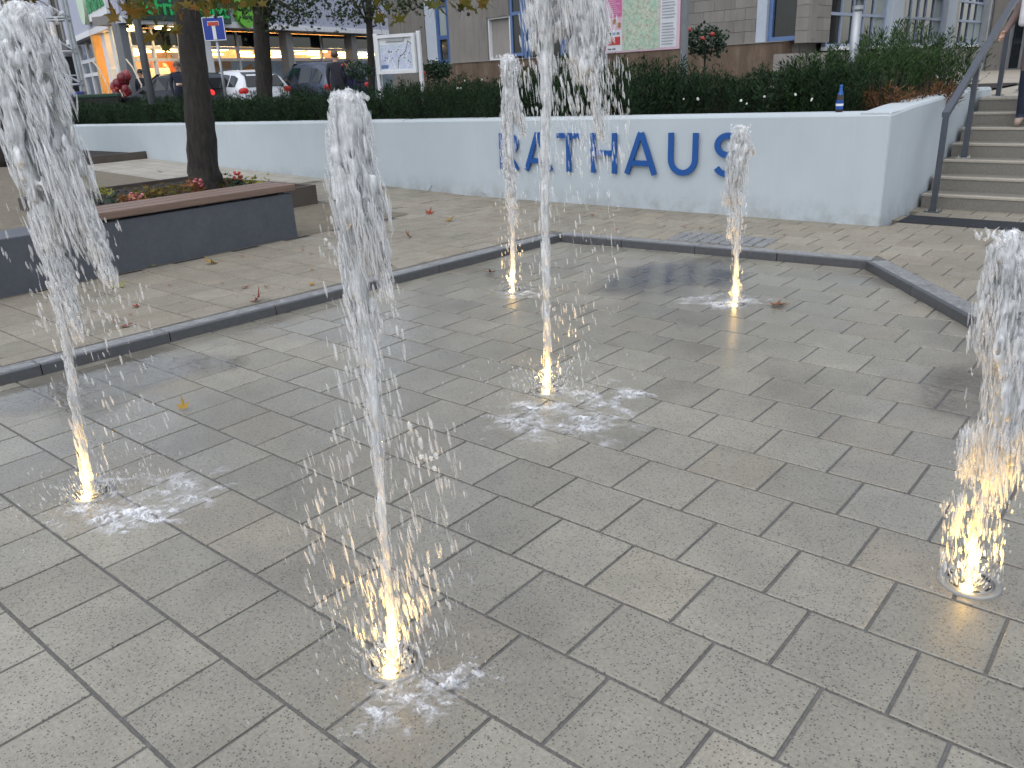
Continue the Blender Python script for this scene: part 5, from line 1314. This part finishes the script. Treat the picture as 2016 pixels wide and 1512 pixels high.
def remesh(name, V, F, vox, mat, parent, amp=0.0, smooth=2):
    me = np_mesh(name, V, F); o = bpy.data.objects.new(name, me); col.objects.link(o)
    m_ = o.modifiers.new('r', 'REMESH'); m_.mode = 'VOXEL'; m_.voxel_size = vox; m_.use_smooth_shade = True
    s_ = o.modifiers.new('s', 'SMOOTH'); s_.factor = .5; s_.iterations = smooth
    bpy.context.view_layer.update(); nm = bpy.data.meshes.new_from_object(o.evaluated_get(bpy.context.evaluated_depsgraph_get())); bpy.data.objects.remove(o); bpy.data.meshes.remove(me)
    if amp:
        k = len(nm.vertices); a = np.empty(k*3, np.float32); nm.vertices.foreach_get('co', a); a = a.reshape(-1,3); nr = np.empty(k*3, np.float32); nm.vertices.foreach_get('normal', nr); nr = nr.reshape(-1,3)
        d = np.zeros(k)
        for f_, w in ((38, .55), (85, .45)):
            for j in range(5):
                kv = rng.normal(0,1,3)*np.array([1,1,.45])*f_; d += w*np.sin(a@kv + rng.uniform(0,6.28))/2.2
        a += nr*(d*amp)[:,None]; nm.vertices.foreach_set('co', a.ravel()); nm.update()
    nm.name = name; nm.materials.clear(); nm.materials.append(mat); nm.shade_smooth(); return link(name, nm, None, parent)
AX = np.array(ax[:]); AY = np.array(ay[:]); CR_ = np.array(cr[:])
def P3(px, py, D): return np.array(at(px, py, D)[:])
def interp(rows, y):
    ys = [r_[0] for r_ in rows]; return [float(np.interp(y, ys, [r_[k] for r_ in rows])) for k in range(1, len(rows[0]))]
def streak_mesh(name, P, L, Rd, tilt, mat, parent):
    """short strands of falling water: 5-sided spindles"""
    n = len(P); seg = 5; prof = np.array([(0.0,-.5),(.75,-.25),(1.0,.1),(.6,.35),(0.02,.5)]); an = np.arange(seg)*2*np.pi/seg
    base = np.stack([np.outer(prof[:,0], np.cos(an)), np.outer(prof[:,0], np.sin(an)), np.repeat(prof[:,1:],seg,1)],2).reshape(-1,3)
    V = base[None]*np.stack([Rd,Rd,L],1)[:,None,:]; V[:,:,:2] += V[:,:,2:3]*tilt[:,None,:]; V = V + P[:,None,:]
    F = []
    for i in range(4):
        for k_ in range(seg): F.append((i*seg+k_, i*seg+(k_+1)%seg, (i+1)*seg+(k_+1)%seg, (i+1)*seg+k_))
    F = (np.array(F)[None] + (np.arange(n)*len(base))[:,None,None]).reshape(-1,4)
    me = np_mesh(name, V.reshape(-1,3), F); me.shade_smooth(); o = link(name, me, mat, parent); o['kind'] = 'stuff'; return o
def foam_patch(c, rad, power, seed, parent, N=70, offs=(0,0), squash=1.0):
    c = Vector((c[0], c[1], 0)); V = []; A = []
    for j in range(N+1):
        for i in range(N+1):
            x, y = (i/N*2-1), (j/N*2-1); d = math.hypot(x, y); q = Vector((x*3.2+seed*7.1, y*3.2, seed*1.3))
            n1 = mnoise.fractal(q, .9, 2.1, 4); n2 = mnoise.noise(q*.55 + Vector((5,3,1)))
            n3 = 1-abs(mnoise.noise(Vector((math.atan2(y,x)*2.4+seed, d*1.6, seed*2)))*2.2); f = max(0, 1-d*1.05)**.7*.85 + n1*.60 + n2*.35 + (n3-.5)*.30 - .42; f = max(0, min(1, f*1.25)); 
            if d > .97: f = 0
            V.append((x*rad, y*rad*squash, .0035 + f*.03*max(0,.4+.6*mnoise.noise(q*5)))); A.append(f*power)
    F = []
    for j in range(N):
        for i in range(N):
            a = j*(N+1)+i; q = (a, a+1, a+N+2, a+N+1)
            if max(A[k_] for k_ in q) > .01: F.append(q)
    me = bpy.data.meshes.new('splash_foam'); me.from_pydata(V, [], F); me.update(); at_ = me.attributes.new('foam','FLOAT','POINT'); at_.data.foreach_set('value', np.array(A, np.float32))
    o = link('splash_foam', me, M_FOAM, parent, True); o.location = c - Vector(parent.location); o.location.z = 0; o.rotation_euler = (0,0,math.atan2(ax.y,ax.x)); return o
M_LENS = emit('lit_nozzle_lens', (1.0,.66,.18), 26.0)
M_SLOT = plain('slot_shadow', (.012,.012,.012), .6)
def nozzle(c, lamp_off, label, e=1.6):
    o = empty('fountain_nozzle', (c.x, c.y, 0), rng.uniform(0,6), label, 'nozzle')
    MB().lathe([(.088,-.02),(.088,.0035),(.085,.0065),(.070,.0065),(.068,.004),(.068,-.02)], seg=40).build('ring', M_PLATE, o, True)
    MB().lathe([(.0675,-.02),(.0675,.0035),(.02,.005),(.02,-.02)], seg=40)  .build('cover_plate', M_PLATE, o, True)
    for k_ in range(6):
        mb = MB(); a0 = k_*60+8
        pts = [(r_*math.cos(R(a)), r_*math.sin(R(a))) for r_, rg in ((.060,range(a0,a0+41,8)),(.053,range(a0+40,a0-1,-8))) for a in rg]
        mb.prism([Vector(q) for q in pts], .0044, .0056); mb.build('slot', M_SLOT, o)
    MB().lathe([(.019,-.01),(.019,.018),(.012,.022),(.0,.022)], seg=16).build('jet_tip', M_STEEL, o, True)
    lo = Matrix.Rotation(-o.rotation_euler.z, 3, 'Z') @ Vector((lamp_off[0]*ax.x+lamp_off[1]*ay.x, lamp_off[0]*ax.y+lamp_off[1]*ay.y, 0))
    MB().ell((lo.x, lo.y, .010), (.017,.017,.010), 14, 8).build('lamp_lens', M_LENS, o, True)
    L_ = bpy.data.lights.new('nozzle_light','SPOT'); L_.energy = e*10; L_.color = (1,.56,.10); L_.shadow_soft_size = .015; L_.spot_size = R(95); L_.spot_blend = .8
    l_ = bpy.data.objects.new('nozzle_light', L_); col.objects.link(l_); l_.parent = o; l_.location = (lo.x, lo.y, .030); l_.rotation_euler = (math.pi, 0, 0); return o
def jet(label, npx, npy, base_px, plume, column, strands, rains, foams, sprays, vox=.0055, fill=1.0, blob_r=(.010,.020), nl='', lamp_e=1.6, thick=.75):
    nz_c = onz(base_px[0], base_px[1], 0.0); D = (nz_c-CAM).dot(ay); lp_ = onz(npx, npy, .015); dl = lp_-nz_c
    off = Vector((dl.x,dl.y,0)); off = (off.dot(ax), off.dot(ay)); mag = math.hypot(*off)
    if mag > .05: off = (off[0]*.05/mag, off[1]*.05/mag)
    nozzle(nz_c, off, nl, lamp_e)
    o = empty('water_jet', (nz_c.x, nz_c.y, 0), 0, label, 'fountain jet', 'fountain jets'); O = np.array([nz_c.x, nz_c.y, 0])
    mpp = D/FPX
    # rising column: twisted rope of water
    ys = np.linspace(column[0][0], column[-1][0], 90); C = []; Rr = []
    for y in ys:
        xc, hw = interp(column, y); hw *= 1.1; p = P3(xc, y, D)
        for k_ in range(3):
            a = y*.05*k_ + k_*2.1; rr = hw*mpp; C.append(p + (AX*math.cos(a)+AY*math.sin(a))*rr*.35 + rng.normal(0,rr*.06,3)); Rr.append([rr*rng.uniform(.6,.75)]*2 + [.022+rr*1.2])
    V, F = blobs(C, Rr); remesh('column', V-O, F, vox*.8, M_COLUMN, o, vox*.25, 6)
    Ps = []; Ls = []; Rs = []
    for i in range(int(420 + 700*(fill-.6))):
        t = rng.random()**1.3; y = column[0][0] + (column[-1][0]-column[0][0])*t; xc, hw = interp(column, y); k_ = blob_r[1]/.02
        Ps.append(P3(xc + rng.normal(0,hw*(.45+.75*(1-t))), y, D) + AY*rng.normal(0,hw*mpp*.8) - O); Ls.append(k_*rng.uniform(.02,.06)); Rs.append(k_*rng.uniform(.0014,.0036))
    streak_mesh('column_strands', np.array(Ps), np.array(Ls), np.array(Rs), np.tile(np.array([[-.03*ax.x,-.03*ax.y]]),(len(Ps),1)) + rng.normal(0,.05,(len(Ps),2)), M_STRAND, o)
    # crown of the jet: tumbling froth at the top, hanging sheets and strands below
    if plume:
        C = []; Rr = []; y0, y1 = plume[0][0], plume[-1][0]; dy = y1-y0
        n = int(520*fill)
        for i in range(n):
            t = rng.random()**1.25; y = y0+dy*t; xl, xr = interp(plume, y); w = (xr-xl)*.5; xc = (xl+xr)*.5
            a = rng.uniform(0,6.28); q = math.sqrt(rng.random())*.92; b = rng.uniform(*blob_r)*(1.0-.55*t)*.72
            p = P3(xc + math.cos(a)*q*max(1,(w-b/mpp*.8)), y, D) + AY*(math.sin(a)*q*w*mpp*thick)
            gap = mnoise.noise(Vector((math.cos(a)*2.2, math.sin(a)*2.2, y*.012)) + Vector((npx*.1,0,0)))
            if t > .12 and gap < -.06 + .40*t: continue
            C.append(p); Rr.append([b, b, b*(1.3+3.2*t)])
        ns = int(26*fill)
        for s_ in range(ns):
            a = rng.uniform(0,6.28); q = rng.uniform(.35,.95); ta = rng.uniform(.0,.5); tb_ = rng.uniform(.6,1.12); ph = rng.uniform(0,6)
            for t in np.arange(ta, tb_, .022):
                y = y0+dy*t; xl, xr = interp(plume, y); w = (xr-xl)*.5; xc = (xl+xr)*.5
                if mnoise.noise(Vector((s_*3.1, t*5.0, 1.7))) < -.25: continue
                b = blob_r[0]*(.75 if t < .8 else .5)*rng.uniform(.6,1.1); C.append(P3(xc + math.cos(a+.25*math.sin(t*6+ph))*q*w*.92, y, D) + AY*(math.sin(a)*q*w*mpp*thick)); Rr.append([b, b, b*2.6])
        for (yl, st_) in strands:
            pass
        for st_ in [q[1] for q in strands]:
            (ya, xa), (yb, xb), hw = st_
            m_ = max(6, int(abs(yb-ya)*mpp/.008))
            for k_ in range(m_*2):
                t = rng.random(); 
                if mnoise.noise(Vector((ya*.1+k_*.0, t*4.0, xa*.05))) < -.30: continue
                y = ya+(yb-ya)*t; x = xa+(xb-xa)*t**1.15; b = hw*mpp*rng.uniform(.18,.5)*(1.1-.5*t); C.append(P3(x + rng.normal(0,hw*.40), y, D) + AY*rng.normal(0,hw*mpp*.4)); Rr.append([b,b,b*2.8])
        V, F = blobs(C, Rr); remesh('crown', V-O, F, vox, M_WATER, o, vox*.45, 10)
        Ps = []; Ls = []; Rs = []
        for i in range(int(4600*fill)):
            t = rng.random()**.8*1.12; y = y0+dy*t; xl, xr = interp(plume, min(y, y1)); w = (xr-xl)*.5; xc = (xl+xr)*.5; a = rng.uniform(0,6.28); q = rng.uniform(.2,1.06)
            gap = mnoise.noise(Vector((math.cos(a)*2.6, math.sin(a)*2.6, y*.010)) + Vector((npx*.1,4,0)))
            if t > .2 and gap < -.15 + .42*t*rng.random()*1.2: continue
            k_ = blob_r[1]/.02
            Ps.append(P3(xc + math.cos(a)*q*w, y, D) + AY*(math.sin(a)*q*w*mpp*thick) - O); Ls.append(k_*(rng.uniform(.014,.04) + rng.uniform(0,.075)*t)); Rs.append(k_*rng.choice([.0012,.0018,.0026,.0040])*(1.15-.4*min(t,1)))
        for st_ in [q[1] for q in strands]:
            (ya, xa), (yb, xb), hw = st_
            for i in range(int(abs(yb-ya)*mpp*1600)+60):
                t = rng.random()*1.1; k_ = blob_r[1]/.02; Ps.append(P3(xa+(xb-xa)*t**1.15 + rng.normal(0,hw*.55), ya+(yb-ya)*t, D) + AY*rng.normal(0,hw*mpp*.5) - O); Ls.append(k_*rng.uniform(.015,.05)); Rs.append(k_*rng.uniform(.0015,.004))
        streak_mesh('torn_sheets', np.array(Ps), np.array(Ls), np.array(Rs), np.tile(np.array([[-.10*ax.x,-.10*ax.y]]),(len(Ps),1)) + rng.normal(0,.10,(len(Ps),2)), M_STRAND, o)
    # lumps thrown clear of the top
    if plume:
        Ps = []; Ls = []; Rs = []
        xl, xr = plume[1][1], plume[1][2]; k_ = blob_r[1]/.02
        for i in range(90):
            Ps.append(P3(rng.normal((xl+xr)/2,(xr-xl)*.30), plume[0][0] + abs(rng.normal(0,14)) - 3, D) + AY*rng.normal(0,(xr-xl)*.25*mpp) - O); Ls.append(k_*rng.uniform(.008,.022)); Rs.append(k_*rng.uniform(.002,.0062))
        streak_mesh('crest', np.array(Ps), np.array(Ls), np.array(Rs), rng.normal(0,.5,(len(Ps),2)), M_STRAND, o)
    # falling strands and drops
    Ps = []; Ls = []; Rs = []
    for (xa, xb, ya, yb, cnt, lmin, lmax, rad) in rains:
        for i in range(cnt):
            x, y = rng.uniform(xa,xb), rng.uniform(ya,yb); d = D + rng.normal(0,.09); p = P3(x, y, d)
            if p[2] < .012: continue
            Ps.append(p-O); Ls.append(rng.uniform(lmin,lmax)); Rs.append(rad*rng.choice([.5,.8,1.2,2.0,2.6]))
    if Ps: streak_mesh('falling_drops', np.array(Ps), np.array(Ls), np.array(Rs), np.tile(np.array([[-.10*ax.x,-.10*ax.y]]),(len(Ps),1)) + rng.normal(0,.05,(len(Ps),2)), M_DROP, o)
    # spray leaping round the nozzle
    Ps = []; Ls = []; Rs = []; Ti = []
    for (rad, hgt, cnt) in sprays:
        for i in range(cnt):
            a = rng.uniform(0,6.28); r_ = rad*abs(rng.normal(0,.5)); z = abs(rng.normal(0,.45))*hgt*math.exp(-r_/rad*.8)+.006
            Ps.append([r_*math.cos(a), r_*math.sin(a), z]); Ls.append(rng.uniform(.006,.022)); Rs.append(rng.uniform(.0010,.0032)); Ti.append([math.cos(a)*.3, math.sin(a)*.3])
    if Ps: streak_mesh('spray', np.array(Ps), np.array(Ls), np.array(Rs), np.array(Ti), M_DROP, o)
    for i, (fx, fy, rad, pw, sq) in enumerate(foams): foam_patch(onz(fx, fy, .004), rad*1.25, min(.85,pw*.9), npx*.013+i*3.7, o, squash=sq)
    return o
jet('tall left jet with a broad collapsing crown leaning right at the left edge', 158, 988, (181, 972),
    [(15,18,62),(40,0,95),(80,-12,110),(130,-16,125),(180,0,138),(230,4,150),(280,10,164),(330,28,178),(380,48,188),(430,62,192)],
    [(250,55,14),(330,66,12),(430,86,11),(560,115,9),(700,136,7),(800,148,8),(900,167,10),(972,181,13)],
    [(0,((425,75),(580,125),16)),(0,((420,165),(545,215),14)),(0,((430,95),(620,140),12)),(0,((520,130),(650,150),10)),(0,((420,180),(505,205),12))],
    [(60,240,430,660,240,.012,.05,.0024),(100,300,560,800,120,.012,.05,.0018),(180,330,780,960,60,.01,.05,.0016),(-10,120,300,560,50,.012,.04,.0018)],
    [(235,1015,.28,1.0,.7),(310,965,.30,.7,.75),(165,1010,.16,.6,.8)], [(.16,.13,300),(.40,.07,360)], vox=.0058, fill=1.25, blob_r=(.016,.030), nl='steel nozzle plate with glowing lamp under the tall left jet')
jet('nearest jet with a frothy white crown in front of the long white wall', 765, 1325, (774, 1302),
    [(186,662,700),(200,651,714),(230,650,728),(270,645,736),(320,643,742),(370,646,755),(420,655,768),(450,662,775),(485,672,768)],
    [(330,694,16),(450,700,16),(560,706,17),(640,718,14),(720,727,13),(800,737,12),(900,745,11),(1000,751,10),(1100,760,10),(1200,769,12),(1302,774,15)],
    [(0,((480,690),(620,705),16)),(0,((480,745),(575,762),14)),(0,((490,675),(600,690),10)),(0,((560,700),(700,715),12)),(0,((600,735),(660,740),8))],
    [(640,800,560,900,110,.012,.045,.0016),(800,860,820,930,26,.014,.04,.0028),(660,800,620,900,80,.02,.06,.0016),(600,700,900,1240,120,.02,.06,.0017),(780,900,820,1240,130,.02,.06,.0017),(560,930,900,1260,90,.02,.055,.0014),(700,850,1080,1320,380,.02,.065,.0013),(620,900,1180,1330,120,.01,.04,.0012),(630,660,350,520,20,.008,.03,.0016)],
    [(815,1390,.16,.95,.65),(905,1340,.12,.75,.7),(740,1425,.10,.6,.7),(790,1350,.12,.6,.7)], [(.10,.10,300),(.24,.06,300)], vox=.0042, fill=1.15, blob_r=(.010,.019), nl='steel nozzle plate with glowing lamp under the nearest jet', lamp_e=2.0)
jet('tallest jet in the middle running out of the top of the picture', 1072, 778, (1078, 768),
    [(-190,1060,1100),(-150,1035,1130),(-100,1025,1160),(-40,1020,1185),(20,1026,1196)],
    [(-190,1074,20),(0,1072,19),(60,1073,15),(140,1077,11),(240,1073,9),(340,1072,9),(480,1073,8),(600,1076,8),(700,1077,8),(768,1078,9)],
    [(0,((10,1150),(150,1155),34)),(0,((20,1180),(80,1185),20)),(0,((90,1140),(155,1150),24)),(0,((150,1165),(260,1182),9)),(0,((-10,1100),(70,1105),16)),(0,((20,1045),(90,1055),8))],
    [(1020,1200,30,240,330,.02,.07,.0024),(1080,1240,120,330,380,.02,.07,.002),(1040,1220,330,620,200,.012,.055,.0018),(1080,1180,600,790,130,.012,.05,.0018)],
    [(1110,815,.36,.9,.65),(1185,775,.32,1.0,.75),(1040,835,.26,.7,.75),(1150,850,.3,.55,.6)], [(.20,.16,340),(.50,.14,520)], vox=.0068, blob_r=(.014,.026), nl='nozzle plate with glowing lamp under the tallest jet', lamp_e=2.0)
jet('slim far jet with a small lumpy head in front of the letter R', 1005, 577, (1009, 572),
    [(110,994,1012),(118,986,1020),(140,983,1026),(158,989,1021),(175,992,1018),(205,988,1026),(228,988,1031)],
    [(150,1004,8),(260,1003,8),(340,1005,7),(440,1008,5.5),(520,1010,5),(572,1009,6)],
    [(0,((225,993),(330,996),7)),(0,((228,1028),(262,1030),5)),(0,((300,1000),(400,1006),8)),(0,((330,1008),(430,1012),7))],
    [(985,1030,240,560,140,.014,.05,.0022),(975,1045,330,480,40,.014,.04,.002),(990,1030,480,570,50,.01,.04,.002)],
    [(1025,578,.22,.55,.8)], [(.12,.14,160)], vox=.0085, fill=.7, blob_r=(.014,.024), nl='nozzle plate with glowing lamp under the slim far jet', lamp_e=2.0)
jet('short far jet with a feathery head in front of the letter S', 1443, 605, (1447, 600),
    [(249,1448,1465),(262,1441,1474),(290,1433,1481),(330,1428,1472),(360,1425,1466),(385,1426,1462)],
    [(300,1457,8),(380,1453,8),(440,1449,6.5),(500,1450,5),(560,1448,5),(600,1447,6)],
    [(0,((380,1432),(400,1430),8)),(0,((380,1448),(450,1446),10)),(0,((430,1438),(465,1437),5)),(0,((285,1478),(300,1484),4))],
    [(1430,1470,390,480,60,.012,.04,.0022),(1440,1462,480,600,60,.01,.035,.002)],
    [(1400,595,.34,.75,.6),(1470,592,.2,.5,.7)], [(.14,.16,180)], vox=.0078, fill=.8, blob_r=(.012,.022), nl='nozzle plate with glowing lamp under the short far jet', lamp_e=2.0)
jet('thick low jet at the right edge with a glowing bell of drops', 1903, 1160, (1908, 1146),
    [(461,1975,2012),(490,1948,2028),(540,1938,2035),(600,1922,2040),(650,1908,2040),(685,1906,2036),(720,1930,2034),(780,1936,2032),(830,1928,2028),(870,1900,2020),(900,1895,2004)],
    [(620,1985,22),(700,1980,20),(800,1970,18),(900,1951,14),(960,1936,11),(1020,1923,10),(1080,1913,10),(1146,1908,12)],
    [(0,((850,1905),(930,1895),12)),(0,((860,1985),(930,1990),12)),(0,((980,1895),(1040,1880),7))],
    [(1870,2016,880,1010,120,.008,.03,.0016),(1850,1975,980,1150,420,.012,.05,.0014),(1890,1990,900,1140,160,.006,.02,.0012),(1900,2010,640,900,70,.006,.02,.0016)],
    [], [(.08,.10,200)], vox=.0044, fill=1.1, blob_r=(.011,.021), nl='steel ring nozzle plate with glowing lamp at the right edge', lamp_e=2.6)

# ------------------------------------------------------------------ standing water in the basin
def puddle_mat():
    n = NT('puddle_water'); tr = n.n('BsdfTransparent'); gl = n.n('BsdfGlossy'); gl.inputs['Roughness'].default_value = .03; fr = n.n('Fresnel'); fr.inputs[0].default_value = 1.33
    p = n.pos((1,2.0,1)); rip = n.noise(16, 2, .5, p, 1.0); b = n.n('Bump'); b.inputs['Strength'].default_value = .35; b.inputs['Distance'].default_value = .006; n.l(rip, b.inputs['Height'])
    n.l(b.outputs[0], gl.inputs['Normal']); n.l(b.outputs[0], fr.inputs['Normal']); a = n.n('Attribute'); a.attribute_name = 'film'
    mx = n.n('MixShader'); n.l(n.math('MULTIPLY', n.math('MINIMUM', n.math('MULTIPLY', fr.outputs[0], 1.6), 1.0), a.outputs['Fac']), mx.inputs[0]); n.l(tr.outputs[0], mx.inputs[1]); n.l(gl.outputs[0], mx.inputs[2]); n.l(mx.outputs[0], n.out.inputs[0]); return n.m
M_PUD = puddle_mat()
def puddle(px, py, rx, ry, seed, label):
    c = onz(px, py, 0); N = 60; V = []; A = []
    for j_ in range(N+1):
        for i in range(N+1):
            x, y = i/N*2-1, j_/N*2-1; q = Vector((x*rx*2.2+seed*5.3, y*ry*2.2, seed)); d = math.hypot(x, y)
            f = max(0, min(1, (1.05 - d*1.25 + mnoise.fractal(q, 1, 2, 3)*.55)*2.2))
            if d > .98: f = 0
            V.append((x*rx, y*ry, .0030 + .0004*mnoise.noise(q*9))); A.append(f)
    F = [(j_*(N+1)+i, j_*(N+1)+i+1, (j_+1)*(N+1)+i+1, (j_+1)*(N+1)+i) for j_ in range(N) for i in range(N) if max(A[j_*(N+1)+i], A[(j_+1)*(N+1)+i+1]) > .01]
    me = bpy.data.meshes.new('puddle'); me.from_pydata(V, [], F); me.update(); at_ = me.attributes.new('film','FLOAT','POINT'); at_.data.foreach_set('value', np.array(A, np.float32))
    o = link('puddle', me, M_PUD, None, True); o.location = (c.x, c.y, 0); o.rotation_euler = (0,0,R(90)); tag(o, label, 'puddle'); return o
puddle(230, 745, .95, .55, 1, 'rippled puddle shining along the left kerb behind the left jet')
puddle(1930, 780, .55, .5, 2, 'bright flat puddle behind the thick jet at the right edge')
puddle(1330, 545, .9, .6, 4, 'wide dim puddle between the far kerb and the short far jet')

# ------------------------------------------------------------------ fallen leaves
LEAFM = {'b': M_LEAFBROWN, 'y': M_LEAFYEL, 'r': M_LEAFRED, 'g': M_LEAFGREEN}
def fallen(px, py, size_px, kind, label, z=None, seed=0, curl=.55, group=None, stand_=0.0):
    zz = Z0+.006 if z is None else z; p = onz(px, py, zz)
    if z is None: p = onz(px, py, z_plaza(p.x, p.y)+.006)
    D = (p-CAM).dot(ay); s = size_px/FPX*D*.78
    me = leaf_mesh('leaf', 200+seed, s, curl); me.materials.append(LEAFM[kind]); me.shade_smooth(); o = link('fallen_leaf', me, None); o.location = p + Vector((0,0,.004)); o.rotation_euler = (stand_, random.uniform(-.15,.15), random.uniform(0,6.28)); tag(o, label, 'leaf', group); return o
L_ = [(362,804,30,'y','curled golden leaf lying on wet pavers between the left and nearest jets',.012,.9,.4),
      (1527,600,46,'b','large brown and yellow leaf lying right of the short far jet',.006,.5,0),
      (965,537,26,'b','orange brown leaf inside the basin left of the slim far jet',.006,.6,.2),
      (421,518,30,'y','yellow leaf on dry paving below the timber bench seat',None,.7,.2),(156,552,30,'y','yellow leaf near the foot of the concrete bench at far left',None,.7,.3),
      (231,566,34,'g','pale green leaf on the paving behind the left jet',None,.6,0),(292,525,24,'g','small olive leaf close to the bench front',None,.5,0),
      (505,592,32,'r','spiky red brown leaf next to the left kerb',None,.9,.6),(272,603,24,'r','flat dark red leaf between bench and kerb',None,.3,0),
      (480,566,20,'r','thin rust red leaf in the middle of the left paving',None,.4,0),(523,566,12,'r','tiny red leaf right of the thin rust leaf',None,.6,0),
      (612,560,18,'y','small yellow leaf beside the nearest jet by the kerb',None,.4,0),(806,467,18,'b','upright brown leaf right of the nearest jet crown',None,1.0,.7),
      (882,434,26,'y','ochre leaf on the paving before the white wall',None,.6,.2),(845,421,20,'r','red brown leaf left of the ochre leaf',None,.7,.4),
      (846,374,16,'b','brown leaf against the wall foot left of the lettering',None,.8,.5),(889,376,18,'b','brown leaf at the wall foot near the first brown one',None,.8,.5),
      (958,386,14,'b','small brown leaf at the wall foot under the letter R',None,.8,.4),(774,525,12,'r','little red leaf just behind the left kerb',None,.6,.2),
      (246,642,24,'r','dull brown red leaf behind the left jet near the kerb',None,.4,0),(430,331,14,'r','red leaf by the far wall left of the trunk',None,.8,.3),(318,340,14,'g','green leaf on the far paving left of the plane tree',None,.6,.2)]
for i, (px, py, sz, k_, lab, z, cu_, st_) in enumerate(L_): fallen(px, py, sz, k_, lab, z, i, cu_, None, st_)
for i in range(46):
    px, py = random.uniform(120,800), 0; t = random.random()
    py = random.uniform(540,640) - (px-250)*.22 if t < .6 else random.uniform(395,470)
    if t >= .6: px = random.uniform(700,1560); py = 395 + (px-800)*.035 + random.uniform(4,45)
    o = fallen(px, py, random.uniform(5,11), random.choice('brb'), 'tiny dark leaf scrap lying on the dry paving outside the basin', None, 60+i%9, .5, 'leaf scraps on the paving')
